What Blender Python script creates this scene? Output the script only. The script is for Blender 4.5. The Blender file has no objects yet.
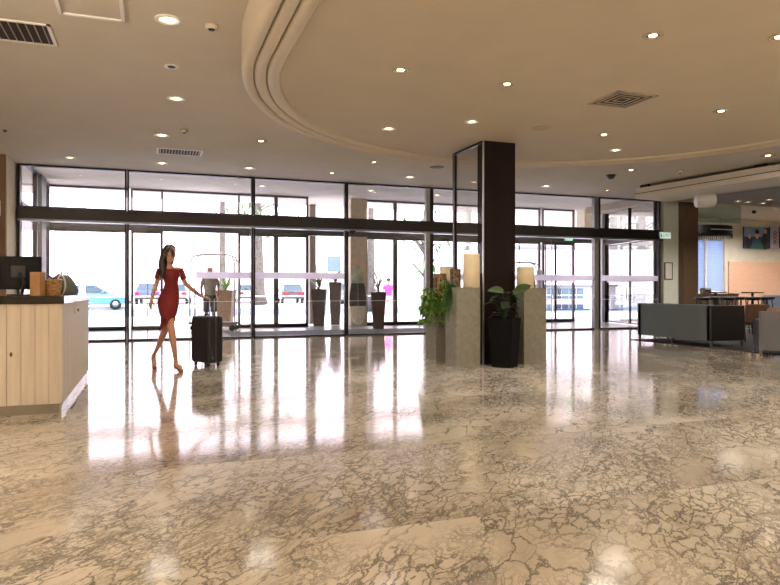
import bpy, bmesh, math, random
from mathutils import Vector, Matrix
random.seed(7)
PI = math.pi
C = bpy.context.scene.collection
sc = bpy.context.scene
# ------------------------------------------------------------------ camera maths (photo frame 780x585)
F = 658.0; HY = 290.0; CH = 1.15
YAW = math.radians(19.94); SN, CS = math.sin(YAW), math.cos(YAW)
def cam2w(x, z):            # camera right/forward metres -> world X, Y
    return (CS*x + SN*z, -SN*x + CS*z)
def G(px, py, h=0.0):       # pixel -> point at height h
    z = (h-CH)*F/(HY-py); x = (px-390)/F*z
    u, v = cam2w(x, z); return Vector((u, v, h))
def D(px, py, z):           # pixel at camera depth z
    x = (px-390)/F*z; u, v = cam2w(x, z)
    return Vector((u, v, CH+(HY-py)/F*z))
def XV(px, V):              # world X of pixel column at plane Y=V
    a = (px-390)/F
    return V*(CS*a+SN)/(CS-SN*a)
def ZV(px, py, V):
    a = (px-390)/F; z = V/(CS-SN*a)
    return CH+(HY-py)/F*z
# ------------------------------------------------------------------ materials
def lin(c):
    return tuple(((v/255)/12.92 if v/255 <= 0.04045 else ((v/255+0.055)/1.055)**2.4) for v in c)
MATS = {}
def mat(name, rgb, rough=0.5, metal=0.0, var=0.06, scale=8.0, spec=0.5, bump=0.0, stretch=(1,1,1), coat=0.0, trans=0.0):
    if name in MATS: return MATS[name]
    m = bpy.data.materials.new(name); m.use_nodes = True; nt = m.node_tree; N = nt.nodes; L = nt.links
    b = N['Principled BSDF']; c = lin(rgb)
    tc = N.new('ShaderNodeTexCoord'); mp = N.new('ShaderNodeMapping'); mp.inputs['Scale'].default_value = stretch
    nz = N.new('ShaderNodeTexNoise'); nz.inputs['Scale'].default_value = scale; nz.inputs['Detail'].default_value = 5
    L.new(tc.outputs['Object'], mp.inputs['Vector']); L.new(mp.outputs['Vector'], nz.inputs['Vector'])
    r = N.new('ShaderNodeValToRGB')
    r.color_ramp.elements[0].position = 0.3; r.color_ramp.elements[1].position = 0.7
    r.color_ramp.elements[0].color = tuple(max(0, v*(1-var*2)) for v in c)+(1,)
    r.color_ramp.elements[1].color = tuple(min(1, v*(1+var*2)) for v in c)+(1,)
    L.new(nz.outputs['Fac'], r.inputs['Fac']); L.new(r.outputs['Color'], b.inputs['Base Color'])
    b.inputs['Roughness'].default_value = rough; b.inputs['Metallic'].default_value = metal
    b.inputs['Specular IOR Level'].default_value = spec
    b.inputs['Coat Weight'].default_value = coat; b.inputs['Coat Roughness'].default_value = 0.08
    b.inputs['Transmission Weight'].default_value = trans
    if bump:
        bp = N.new('ShaderNodeBump'); bp.inputs['Strength'].default_value = bump; bp.inputs['Distance'].default_value = 0.01
        L.new(nz.outputs['Fac'], bp.inputs['Height']); L.new(bp.outputs['Normal'], b.inputs['Normal'])
    MATS[name] = m; return m
def emit(name, rgb, s):
    if name in MATS: return MATS[name]
    m = bpy.data.materials.new(name); m.use_nodes = True; nt = m.node_tree
    b = nt.nodes['Principled BSDF']; b.inputs['Base Color'].default_value = lin(rgb)+(1,)
    b.inputs['Emission Color'].default_value = lin(rgb)+(1,); b.inputs['Emission Strength'].default_value = s
    MATS[name] = m; return m
def glassmat(name, tint=(1,1,1), refl=1.0, haze=0.0, hazecol=(200,200,200), rough=0.0, tlonly=False):
    if name in MATS: return MATS[name]
    m = bpy.data.materials.new(name); m.use_nodes = True; nt = m.node_tree; N = nt.nodes; L = nt.links
    N.remove(N['Principled BSDF']); out = N['Material Output']
    tr = N.new('ShaderNodeBsdfTransparent'); tr.inputs['Color'].default_value = tuple(tint)+(1,)
    gl = N.new('ShaderNodeBsdfGlossy'); gl.inputs['Roughness'].default_value = rough
    fr = N.new('ShaderNodeFresnel'); fr.inputs['IOR'].default_value = 1.45
    geo = N.new('ShaderNodeNewGeometry')
    mx0 = N.new('ShaderNodeMath'); mx0.operation = 'MULTIPLY'; mx0.inputs[1].default_value = refl
    L.new(fr.outputs['Fac'], mx0.inputs[0])
    mx = N.new('ShaderNodeMixShader'); L.new(mx0.outputs[0], mx.inputs['Fac']); L.new(tr.outputs[0], mx.inputs[1]); L.new(gl.outputs[0], mx.inputs[2])
    if haze:
        df = N.new('ShaderNodeBsdfDiffuse'); df.inputs['Color'].default_value = lin(hazecol)+(1,)
        tl = N.new('ShaderNodeBsdfTranslucent'); tl.inputs['Color'].default_value = lin(hazecol)+(1,)
        mm = N.new('ShaderNodeMixShader'); mm.inputs['Fac'].default_value = 1.0 if tlonly else 0.5; L.new(df.outputs[0], mm.inputs[1]); L.new(tl.outputs[0], mm.inputs[2])
        m2 = N.new('ShaderNodeMixShader'); m2.inputs['Fac'].default_value = haze
        L.new(mx.outputs[0], m2.inputs[1]); L.new(mm.outputs[0], m2.inputs[2]); L.new(m2.outputs[0], out.inputs['Surface'])
    else: L.new(mx.outputs[0], out.inputs['Surface'])
    MATS[name] = m; return m
def marble():
    m = bpy.data.materials.new('polished_veined_marble'); m.use_nodes = True; nt = m.node_tree; N = nt.nodes; L = nt.links
    b = N['Principled BSDF']
    tc = N.new('ShaderNodeTexCoord')
    # slabs: every slab samples the stone at its own offset
    br = N.new('ShaderNodeTexBrick'); br.offset = 0.5
    br.inputs['Scale'].default_value = 1.0; br.inputs['Brick Width'].default_value = 2.4; br.inputs['Row Height'].default_value = 1.5
    br.inputs['Mortar Size'].default_value = 0.0025; br.inputs['Color1'].default_value = (0,0,0,1); br.inputs['Color2'].default_value = (1,1,1,1); br.inputs['Mortar'].default_value = (.5,.5,.5,1)
    rot = N.new('ShaderNodeMapping'); rot.inputs['Rotation'].default_value = (0,0,0.0)
    L.new(tc.outputs['Object'], rot.inputs['Vector']); L.new(rot.outputs['Vector'], br.inputs['Vector'])
    off = N.new('ShaderNodeVectorMath'); off.operation = 'SCALE'; off.inputs['Scale'].default_value = 1.3
    L.new(br.outputs['Color'], off.inputs[0])
    add = N.new('ShaderNodeVectorMath'); add.operation = 'ADD'; L.new(tc.outputs['Object'], add.inputs[0]); L.new(off.outputs[0], add.inputs[1])
    mr0 = N.new('ShaderNodeMapping'); mr0.inputs['Rotation'].default_value = (0,0,math.radians(-48)); L.new(add.outputs[0], mr0.inputs['Vector'])
    mp = N.new('ShaderNodeMapping'); mp.inputs['Scale'].default_value = (0.72,1.45,1)
    L.new(mr0.outputs['Vector'], mp.inputs['Vector'])
    wn = N.new('ShaderNodeTexNoise'); wn.inputs['Scale'].default_value = 2.2; wn.inputs['Detail'].default_value = 6; wn.inputs['Roughness'].default_value = 0.62
    L.new(mp.outputs['Vector'], wn.inputs['Vector'])
    sub = N.new('ShaderNodeVectorMath'); sub.operation = 'SUBTRACT'; sub.inputs[1].default_value = (.5,.5,.5); L.new(wn.outputs['Color'], sub.inputs[0])
    scl = N.new('ShaderNodeVectorMath'); scl.operation = 'SCALE'; scl.inputs['Scale'].default_value = 0.55; L.new(sub.outputs[0], scl.inputs[0])
    wv = N.new('ShaderNodeVectorMath'); wv.operation = 'ADD'; L.new(mp.outputs['Vector'], wv.inputs[0]); L.new(scl.outputs[0], wv.inputs[1])
    def vein(scale, width):
        v = N.new('ShaderNodeTexVoronoi'); v.feature = 'DISTANCE_TO_EDGE'; v.inputs['Scale'].default_value = scale; v.inputs['Randomness'].default_value = 1
        L.new(wv.outputs[0], v.inputs['Vector'])
        mr = N.new('ShaderNodeMapRange'); mr.inputs['From Min'].default_value = 0; mr.inputs['From Max'].default_value = width
        mr.inputs['To Min'].default_value = 1; mr.inputs['To Max'].default_value = 0; mr.interpolation_type = 'SMOOTHSTEP'
        L.new(v.outputs['Distance'], mr.inputs['Value']); return mr.outputs[0]
    def mask(scale, lo, hi):
        n = N.new('ShaderNodeTexNoise'); n.inputs['Scale'].default_value = scale; n.inputs['Detail'].default_value = 3; L.new(mp.outputs['Vector'], n.inputs['Vector'])
        mr = N.new('ShaderNodeMapRange'); mr.inputs['From Min'].default_value = lo; mr.inputs['From Max'].default_value = hi; L.new(n.outputs['Fac'], mr.inputs['Value']); return mr.outputs[0]
    def mul(a, bb):
        q = N.new('ShaderNodeMath'); q.operation = 'MULTIPLY'
        for i, s in enumerate((a, bb)):
            if isinstance(s, (int, float)): q.inputs[i].default_value = s
            else: L.new(s, q.inputs[i])
        return q.outputs[0]
    def mx(a, bb):
        q = N.new('ShaderNodeMath'); q.operation = 'MAXIMUM'; L.new(a, q.inputs[0]); L.new(bb, q.inputs[1]); return q.outputs[0]
    v1 = mul(vein(4.2, 0.06), mask(3.0, 0.38, 0.55))
    v2 = mul(vein(8.5, 0.10), mask(1.1, 0.40, 0.54))
    v3 = mul(mul(vein(17.0, 0.16), mask(1.7, 0.42, 0.56)), 0.75)
    vall = mx(mx(v1, v2), v3)
    tone = N.new('ShaderNodeTexNoise'); tone.inputs['Scale'].default_value = 0.9; tone.inputs['Detail'].default_value = 6; L.new(wv.outputs[0], tone.inputs['Vector'])
    r = N.new('ShaderNodeValToRGB'); e = r.color_ramp.elements
    e[0].position = 0.3; e[0].color = lin((168,154,136))+(1,); e[1].position = 0.72; e[1].color = lin((222,211,194))+(1,)
    k = e.new(0.5); k.color = lin((202,190,171))+(1,)
    L.new(tone.outputs['Fac'], r.inputs['Fac'])
    cm = N.new('ShaderNodeMix'); cm.data_type = 'RGBA'; L.new(mul(vall, 0.80), cm.inputs['Factor']); L.new(r.outputs['Color'], cm.inputs['A']); cm.inputs['B'].default_value = lin((62,56,52))+(1,)
    cm2 = N.new('ShaderNodeMix'); cm2.data_type = 'RGBA'; L.new(mul(br.outputs['Fac'], 0.35), cm2.inputs['Factor']); L.new(cm.outputs['Result'], cm2.inputs['A']); cm2.inputs['B'].default_value = lin((120,105,90))+(1,)
    L.new(cm2.outputs['Result'], b.inputs['Base Color'])
    b.inputs['Roughness'].default_value = 0.09; b.inputs['IOR'].default_value = 1.75
    # a faint polish waviness
    wnz = N.new('ShaderNodeTexNoise'); wnz.inputs['Scale'].default_value = 5; wnz.inputs['Detail'].default_value = 2; L.new(tc.outputs['Object'], wnz.inputs['Vector'])
    bp = N.new('ShaderNodeBump'); bp.inputs['Strength'].default_value = 0.03; bp.inputs['Distance'].default_value = 0.01
    L.new(wnz.outputs['Fac'], bp.inputs['Height']); L.new(bp.outputs['Normal'], b.inputs['Normal'])
    return m
M_floor = marble()
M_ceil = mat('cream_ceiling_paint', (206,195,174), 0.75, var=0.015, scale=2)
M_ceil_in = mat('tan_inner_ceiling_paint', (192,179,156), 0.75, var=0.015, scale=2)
M_wallbrown = mat('brown_wall_colour', (134,106,84), 0.7, var=0.03)
M_beige = mat('beige_wall_paint', (206,192,166), 0.7, var=0.03)
M_pale = mat('pale_wall_paint', (222,226,212), 0.6, var=0.02)
M_frame = mat('dark_bronze_aluminium', (36,31,30), 0.38, 0.4, var=0.05, scale=20)
M_frame2 = mat('grey_aluminium', (92,88,88), 0.4, 0.5, var=0.05)
M_glass = glassmat('clear_glazing', (1,1,1), 0.8)
M_glasst = glassmat('smoked_panel_glass', (.95,.95,.94), 0.35, 0.07, (190,180,165))
M_green = glassmat('green_edge_glass', (.93,.98,.95), 0.6, 0.06, (210,225,215))
M_film = glassmat('frosted_film', (.95,.95,.95), 0.3, 0.86, (255,250,254), tlonly=True)
M_steel = mat('brushed_steel', (190,188,184), 0.3, 0.9, var=0.05)
M_white = mat('white_enamel', (232,228,220), 0.4, var=0.02)
M_black = mat('black_plastic', (16,16,18), 0.45, var=0.1)
M_darkcol = mat('dark_brown_column_cladding', (26,14,12), 0.6, var=0.12, scale=3, spec=.15)
M_conc = mat('fibre_cement_planter', (136,133,120), 0.75, var=0.07, scale=14, bump=0.2)
M_potblack = mat('matt_black_pot', (7,7,8), 0.7, var=0.1, spec=.15)
M_candle = mat('ivory_wax', (232,214,178), 0.5, var=0.03)
M_leaf = mat('glossy_green_leaf', (62,104,38), 0.45, var=0.25, scale=30)
M_leaf2 = mat('light_green_fern', (122,166,66), 0.5, var=0.25, scale=30)
M_leafd = mat('deep_green_leaf', (30,48,22), 0.45, var=0.25, scale=30)
M_wood = mat('dark_stained_timber', (58,40,28), 0.5, var=0.2, stretch=(1,1,8))
M_bark = mat('rough_grey_bark', (88,80,74), 0.9, var=0.2, scale=6, bump=0.6)
# ------------------------------------------------------------------ mesh helpers
def nb(): return bmesh.new()
def obj(name, bm, m, parent=None, smooth=False, bevel=0.0):
    me = bpy.data.meshes.new(name); bmesh.ops.recalc_face_normals(bm, faces=bm.faces[:]); bm.to_mesh(me); bm.free()
    ms = m if isinstance(m, (list, tuple)) else [m]
    for k in ms: me.materials.append(k)
    if smooth:
        for p in me.polygons: p.use_smooth = True
    o = bpy.data.objects.new(name, me); C.objects.link(o)
    if parent: o.parent = parent
    if bevel:
        md = o.modifiers.new('bevel', 'BEVEL'); md.width = bevel; md.segments = 2; md.limit_method = 'ANGLE'
    return o
def tag(o, label, cat, group=None, kind=None):
    o['label'] = label; o['category'] = cat
    if group: o['group'] = group
    if kind: o['kind'] = kind
    return o
def thing(name, label, cat, loc=(0,0,0), rz=0, group=None):
    o = bpy.data.objects.new(name, None); C.objects.link(o); o.location = loc; o.rotation_euler = (0,0,rz)
    return tag(o, label, cat, group)
def struct(name, bm=None, m=None, bevel=0, smooth=False):
    if bm is None:
        o = bpy.data.objects.new(name, None); C.objects.link(o)
    else: o = obj(name, bm, m, None, smooth, bevel)
    o['kind'] = 'structure'; return o
def box(bm, x0, x1, y0, y1, z0, z1, mtx=None, mi=0):
    vs = [bm.verts.new(Vector(p) if mtx is None else mtx @ Vector(p)) for p in
          ((x0,y0,z0),(x1,y0,z0),(x1,y1,z0),(x0,y1,z0),(x0,y0,z1),(x1,y0,z1),(x1,y1,z1),(x0,y1,z1))]
    for f in ((0,3,2,1),(4,5,6,7),(0,1,5,4),(1,2,6,5),(2,3,7,6),(3,0,4,7)):
        q = bm.faces.new([vs[i] for i in f]); q.material_index = mi
    return bm
def loft(bm, rings, cap=True, closed=True, mi=0):
    R = [[bm.verts.new(Vector(p)) for p in r] for r in rings]
    n = len(R[0])
    for a, b in zip(R, R[1:]):
        for i in range(n if closed else n-1):
            f = bm.faces.new((a[i], a[(i+1) % n], b[(i+1) % n], b[i])); f.material_index = mi
    if cap and closed:
        for r in (R[0], R[-1]):
            try: bm.faces.new(r).material_index = mi
            except ValueError: pass
    return bm
def lathe(bm, prof, n=20, c=(0,0,0), mtx=None, cap=True, mi=0):
    rings = []
    for r, z in prof:
        ring = [Vector((c[0]+r*math.cos(2*PI*i/n), c[1]+r*math.sin(2*PI*i/n), c[2]+z)) for i in range(n)]
        rings.append([mtx @ p for p in ring] if mtx else ring)
    return loft(bm, rings, cap, mi=mi)
def tube(bm, pts, r, n=8, cap=True, mi=0):
    pts = [Vector(p) for p in pts]; rs = r if isinstance(r, (list, tuple)) else [r]*len(pts)
    rings = []; up = None
    for i, p in enumerate(pts):
        d = (pts[min(i+1, len(pts)-1)]-pts[max(i-1, 0)]).normalized()
        if up is None: up = Vector((0,0,1)) if abs(d.z) < 0.9 else Vector((1,0,0))
        s = d.cross(up).normalized(); up = s.cross(d).normalized()
        rings.append([p+rs[i]*(math.cos(2*PI*k/n)*s+math.sin(2*PI*k/n)*up) for k in range(n)])
    return loft(bm, rings, cap, mi=mi)
def ell(cx, cy, rx, ry, z, n=20, rot=0, tilt=(0,0)):
    out = []
    for i in range(n):
        a = 2*PI*i/n; x = rx*math.cos(a); y = ry*math.sin(a)
        X = x*math.cos(rot)-y*math.sin(rot); Y = x*math.sin(rot)+y*math.cos(rot)
        out.append(Vector((cx+X, cy+Y, z+tilt[0]*X+tilt[1]*Y)))
    return out
def ball(bm, c, rx, ry, rz, n=16, m=10, mi=0):
    rings = []
    for j in range(m+1):
        t = -PI/2+PI*j/m; q = max(math.cos(t), 0.02)
        rings.append(ell(c[0], c[1], rx*q, ry*q, c[2]+rz*math.sin(t), n))
    return loft(bm, rings, mi=mi)
def prism(bm, poly, z0, z1, mi=0):
    return loft(bm, [[(x, y, z0) for x, y in poly], [(x, y, z1) for x, y in poly]], mi=mi)
def leafquad(bm, base, d, L, w, droop=0.3, up=Vector((0,0,1)), seg=4, mi=0):
    d = Vector(d).normalized(); s = d.cross(up)
    if s.length < 1e-3: s = Vector((1,0,0))
    s.normalize(); prev = None
    for i in range(seg+1):
        t = i/seg; c = Vector(base)+d*L*t-Vector((0,0,1))*droop*L*t*t
        ww = w*math.sin(PI*min(1, 0.12+t*0.88))**0.8*0.5
        a = bm.verts.new(c-s*ww+up*0.12*ww); mvert = bm.verts.new(c-up*0.1*ww); b = bm.verts.new(c+s*ww+up*0.12*ww)
        if prev:
            bm.faces.new((prev[0], prev[1], mvert, a)).material_index = mi; bm.faces.new((prev[1], prev[2], b, mvert)).material_index = mi
        prev = (a, mvert, b)
def text_obj(name, s, size, m, parent, loc, rot, ext=0.002):
    cu = bpy.data.curves.new(name, 'FONT'); cu.body = s; cu.size = size; cu.extrude = ext; cu.align_x = 'CENTER'; cu.align_y = 'CENTER'
    o = bpy.data.objects.new(name, cu); C.objects.link(o); cu.materials.append(m)
    bpy.context.view_layer.update(); me = bpy.data.meshes.new_from_object(o.evaluated_get(bpy.context.evaluated_depsgraph_get())); bpy.data.objects.remove(o)
    me.name = name; o = bpy.data.objects.new(name, me); C.objects.link(o)
    o.parent = parent; o.location = loc; o.rotation_euler = rot; return o

# ================================================================== SHELL
HO, HI, HV = 3.86, 3.46, 4.07        # outer ceiling, dropped ceiling, vestibule ceiling
VF, VO = 16.0, 20.3                  # inner and outer glass lines
XL, XR = XV(18, VF), 14.5
b = nb(); box(b, -5, 24, -8, VF+0.02, -0.3, 0); box(b, 14.52, 24, VF+.02, 19.6, -.3, -.001); struct('floor', b, M_floor)
M_carpet = mat('charcoal_lounge_carpet', (40,40,42), 0.95, var=0.2, scale=60)
b = nb(); prism(b, [(10.42,4),(23.9,4),(23.9,19.2),(19.1,19.2),(15.75,15.8),(13.2,15.6),(13.2,12.4),(10.42,12.4)], 0.0, 0.012); struct('floor_carpet', b, M_carpet)
# vestibule floor mat + threshold
M_mat = mat('ribbed_grey_entry_mat', (84,92,96), 0.9, var=0.15, scale=2, stretch=(60,1,1))
b = nb(); box(b, -2.7, 15.6, VF+0.04, VO+0.4, -0.3, 0.0); struct('floor_vestibule', b, mat('pale_vestibule_tile', (196,190,186), 0.25, var=0.03, spec=0.7))
b = nb(); box(b, XV(228, 17.5), XV(430, 17.5), VF+0.35, VO-2.0, 0.0, 0.012)
tag(obj('entrance_mat', b, M_mat), 'long ribbed grey entrance mat between the two glass lines', 'mat')
b = nb(); box(b, -5, 24, -8, VF+0.1, HO, HO+0.45); box(b, 14.5, 24, VF+.1, 19.6, HO, HO+.45); struct('ceiling', b, M_ceil)
b = nb(); box(b, -3.6, 16.5, VF+0.1, 22.3, HV, HV+0.24); struct('ceiling_vestibule', b, mat('white_vestibule_ceiling', (214,202,186), 0.7, var=.02))
# dropped ceiling with three rounded mouldings
SR, SX, SY = 4.34, 5.2, 6.51
def stad(off, z):
    r = SR-off; pts = [(SX-r, y, z) for y in (-8.0, -4.0, 0.0, 3.0, 5.0)]
    for i in range(49):
        a = PI-PI*i/48; pts.append((SX+r*math.cos(a), SY+r*math.sin(a), z))
    pts += [(SX+r, y, z) for y in (5.0, 3.0, 0.0, -4.0, -8.0)]
    return pts
prof = [(0, HO), (0, 3.49)]
for k, (a, w) in enumerate(((0, .125), (.125, .135), (.26, .15))):
    for i in range(9):
        t = PI*i/8; prof.append((a+w*(1-math.cos(t))/2, 3.475-0.052*math.sin(t)**0.8 if i not in (0, 8) else 3.478))
prof += [(.41, HI), (.42, HI)]
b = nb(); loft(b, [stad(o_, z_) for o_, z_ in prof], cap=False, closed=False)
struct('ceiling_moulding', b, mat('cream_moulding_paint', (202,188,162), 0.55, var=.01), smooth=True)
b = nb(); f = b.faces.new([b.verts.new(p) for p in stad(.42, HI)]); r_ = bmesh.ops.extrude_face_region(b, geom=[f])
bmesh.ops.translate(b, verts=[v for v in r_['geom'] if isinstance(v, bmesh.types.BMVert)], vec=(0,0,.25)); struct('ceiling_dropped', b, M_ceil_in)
# walls
b = nb(); box(b, -5.3, -5, -8.3, VF+.3, 0, HO+.45); struct('wall_left', b, M_wallbrown)
b = nb(); box(b, -5, XL-0.03, 15.02, VF+.3, 0, HO); o = struct('wall_front_left', b, [M_beige]); 
b = nb(); box(b, -5, XL-0.05, 14.98, 15.02, 0, HO); struct('trim_1', b, M_wallbrown)  # thin brown slab over the beige front of the pier
b = nb(); box(b, -5.3, 24.3, -8.3, -8, 0, HO+.45); struct('wall_back', b, M_beige)
b = nb(); box(b, 24, 24.3, -8, 19.6, 0, HO+.45); struct('wall_right', b, M_beige)
b = nb(); box(b, 14.54, 15.1, VF-.15, VF+.2, 0, HO); struct('wall_front_right', b, M_pale)
M_pier = mat('brown_timber_pier', (96,74,54), 0.5, var=0.12, stretch=(6,6,.5))
b = nb(); box(b, 15.1, 15.68, VF-.35, VF+.2, 0, HO); struct('trim_2', b, M_pier, bevel=.01)
b = nb(); prism(b, [(15.68, VF), (15.68, VF-.2), (19.0, 19.3), (19.0, 19.6), (18.7, 19.6)], 0, HO); struct('wall_cafe_side', b, M_pale)
# ---- facade windows
def frame_rect(bm, x0, x1, z0, z1, y, w=.05, d=.1):
    box(bm, x0, x0+w, y-d/2, y+d/2, z0, z1); box(bm, x1-w, x1, y-d/2, y+d/2, z0, z1)
    box(bm, x0+w, x1-w, y-d/2, y+d/2, z0, z0+w); box(bm, x0+w, x1-w, y-d/2, y+d/2, z1-w, z1)
TB0, TB1 = 2.68, 2.92
mull_px = [18, 127, 253, 346, 431]
mull = [XV(p, VF) for p in mull_px]+[XV(497, VF), XV(598, VF), XR]
for i in range(len(mull)-1):
    x0, x1 = mull[i], mull[i+1]
    w = struct('window_%d' % (i+1))
    b = nb(); frame_rect(b, x0+.005, x1-.005, TB1, HO, VF, .04, .12); obj('upper_frame', b, M_frame, w)
    b = nb(); box(b, x0+.04, x1-.04, VF-.006, VF+.006, TB1+.04, HO-.04); obj('upper_pane', b, M_glass, w)
    b = nb(); box(b, x0+.005, x0+.045, VF-.06, VF+.06, 0, TB0); box(b, x1-.045, x1-.005, VF-.06, VF+.06, 0, TB0); box(b, x0+.045, x1-.045, VF-.06, VF+.06, 0, .04); obj('lower_frame', b, M_frame, w)
    b = nb(); box(b, x0+.045, x1-.045, VF-.006, VF+.006, .04, TB0); obj('lower_pane', b, M_glass, w)
    if i in (2, 4, 5, 6):
        b = nb(); box(b, x0+.045, x1-.045, VF-.012, VF-.007, 1.42, 1.58); obj('manifestation_strip', b, M_film, w)
    if i == 1:
        xs = XV(196, VF); b = nb(); box(b, xs, x1-.045, VF-.012, VF-.007, 1.42, 1.58); obj('manifestation_strip', b, M_film, w)
    if i >= 1:
        b = nb(); box(b, x0+.045, x1-.045, VF-.011, VF-.007, .872, .882); obj('etched_line', b, M_film, w)
b = nb(); box(b, XL, XR, VF-.14, VF+.14, TB0, TB1); struct('trim_3', b, M_frame, bevel=.01)
b = nb(); box(b, XL, XR, VF-.16, VF+.1, TB0-.045, TB0-.002); struct('trim_4', b, mat('steel_header_strip', (120,124,128), .3, .7))
# pale boxes stand in for the lit side faces of two mullions
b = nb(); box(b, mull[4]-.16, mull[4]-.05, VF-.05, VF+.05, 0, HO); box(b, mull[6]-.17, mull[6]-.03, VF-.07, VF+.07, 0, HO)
struct('trim_5', b, mat('lit_mullion_face', (150,150,148), .35, .6))
# sliding door leaves
def leaf(px0, px1, y, label, hand=None):
    x0, x1 = XV(px0, y), XV(px1, y)
    t = thing('sliding_door', label, 'door', ((x0+x1)/2, y, 0), group='automatic sliding doors'); hw = (x1-x0)/2
    b = nb(); frame_rect(b, -hw, hw, .02, TB0-.06, 0, .014, .03); obj('door_frame', b, M_frame2, t)
    b = nb(); box(b, -hw+.035, hw-.035, -.005, .005, .055, TB0-.1); obj('door_pane', b, M_glass, t)
leaf(131, 148, VF+.12, 'narrow sliding glass door leaf pushed open behind the woman')
leaf(236, 251, VF+.12, 'narrow sliding glass door leaf parked at the luggage trolley side')
leaf(519, 552, VF+.12, 'sliding glass door leaf just right of the dark column')
# ---- vestibule left side glazing
xs = XL
w = struct('window_8')
b = nb()
for y0, y1 in ((VF+.1, VF+2.2), (VF+2.2, VO)):
    for z0, z1 in ((0, 2.86), (3.04, HV)):
        box(b, xs-.05, xs+.05, y0, y0+.05, z0, z1); box(b, xs-.05, xs+.05, y1-.05, y1, z0, z1); box(b, xs-.05, xs+.05, y0, y1, z1-.05, z1); box(b, xs-.05, xs+.05, y0, y1, z0, z0+.05)
box(b, xs-.07, xs+.07, VF+.1, VO, 2.86, 3.04)
obj('side_frame', b, M_frame2, w)
b = nb(); box(b, xs-.005, xs+.005, VF+.15, VO-.05, .05, HV-.05); obj('side_pane', b, M_glass, w)
b = nb(); box(b, xs-.07, xs+.10, VF+2.55, VF+3.3, 0, HV); obj('side_post', b, mat('grey_green_post', (104,112,104), .5), w)
# ---- outer glazing line
def outer(n, px0, px1, doors=False):
    x0, x1 = XV(px0, VO), XV(px1, VO); w = struct('window_%d' % n)
    b = nb(); frame_rect(b, x0, x1, 3.04, HV-.01, VO, .05, .1); obj('upper_frame', b, M_frame2, w)
    b = nb(); box(b, x0+.05, x1-.05, VO-.005, VO+.005, 3.09, HV-.06); obj('upper_pane', b, M_glass, w)
    b = nb(); frame_rect(b, x0, x1, 0.0, 2.86, VO, .07, .1); box(b, x0, x1, VO-.05, VO+.05, .0, .11); obj('lower_frame', b, M_frame2, w)
    b = nb(); box(b, x0+.07, x1-.07, VO-.005, VO+.005, .11, 2.79); obj('lower_pane', b, M_glass, w)
    return w
outer(9, 42, 129); outer(10, 131, 163); outer(11, 238, 276); outer(12, 276, 308); outer(13, 365, 395); outer(14, 395, 455); outer(15, 455, 540)
w = outer(16, 542, 574)
b = nb()
for z0, z1 in ((3.04, HV),): box(b, XV(163, VO), XV(238, VO), VO-.05, VO+.05, HV-.06, HV-.01); box(b, XV(163,VO), XV(238,VO), VO-.05, VO+.05, 3.04, 3.09)
struct('trim_6', b, M_frame2)
b = nb(); box(b, XL, XV(597, VO), VO-.12, VO+.12, 2.86, 3.04); struct('trim_7', b, mat('outer_header', (80,80,82), .5))
def pullhandle(parent, x, y, z, d=.06, h=.42, axis=(0,-1)):
    b = nb(); ax = Vector((axis[0], axis[1], 0))
    p = Vector((x, y, z)); tube(b, [p+Vector((0,0,-h/2)), p+ax*d+Vector((0,0,-h/2+.02)), p+ax*d+Vector((0,0,h/2-.02)), p+Vector((0,0,h/2))], .016, 8)
    return obj('pull_handle', b, M_steel, parent, True)
def swingdoor(n, P0, P1, z1, label, hinge):
    P0 = Vector(P0); P1 = Vector(P1); d = (P1-P0); L = d.length; ang = math.atan2(d.y, d.x)
    t = struct('door_%d' % n); t.location = P0; t.rotation_euler = (0,0,ang)
    b = nb(); frame_rect(b, .005, L-.005, .03, z1, 0, .03, .04); obj('door_frame', b, M_frame, t)
    b = nb(); box(b, .035, L-.035, -.006, .006, .06, z1-.03); obj('door_pane', b, M_glass, t)
    b = nb(); box(b, .035, L-.035, -.012, -.008, 1.42, 1.58); obj('manifestation_strip', b, M_film, t)
    hx = L-.12 if hinge == 'l' else .12
    pullhandle(t, hx, -.006, 1.05); pullhandle(t, hx, .006, 1.05, axis=(0,1))
yd = VO
mid = XV(554, yd)
swingdoor(1, (XV(543, yd)+.02, yd-.09, 0), (mid, yd-.09, 0), 2.8, '', 'l')
swingdoor(2, (mid, yd-.09, 0), (XV(573, yd), yd-.09, 0), 2.8, '', 'r')
# ---- side doors on the oblique right side
S0 = Vector((14.5, VF+.14, 0)); S1 = Vector((15.42, VO, 0)); sd = (S1-S0)
def onside(px):
    a = (px-390)/F; r = Vector((CS*a+SN, CS-SN*a, 0))   # ray dir
    # S0 + t sd = s r
    det = sd.x*(-r.y)-(-r.x)*sd.y; t = (-S0.x*(-r.y)-(-r.x)*(-S0.y))/det
    return S0+sd*t
pa, pm, pb = onside(607), onside(630), onside(655)
swingdoor(3, pa, pm, 2.72, '', 'l'); swingdoor(4, pm, pb, 2.72, '', 'r')
ang = math.atan2(sd.y, sd.x); RM = Matrix.Translation(S0) @ Matrix.Rotation(ang, 4, 'Z'); SL = sd.length
t_a = (pa-S0).length; t_b = (pb-S0).length
w = struct('window_17')
b = nb(); box(b, 0, SL, -.06, .06, 2.74, 2.94, RM); box(b, t_a+.02, t_a+.16, -.08, .08, 0, HV, RM); box(b, 0, max(t_b-.02,.06), -.05, .05, 0, HV, RM); box(b, 0, t_a, -.05, .05, HV-.06, HV, RM); box(b, t_a*0.5-.02, t_a*.5+.02, -.05, .05, 2.94, HV, RM)
obj('side_frame', b, M_frame, w)
b = nb(); box(b, .05, t_a, -.004, .004, 2.95, HV-.06, RM); obj('side_pane', b, M_glass, w)
b = nb(); box(b, t_a+.17, t_a+.62, -.1, .1, 0, HV, RM); obj('side_post', b, mat('white_post', (226,222,220), .5), w)
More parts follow.
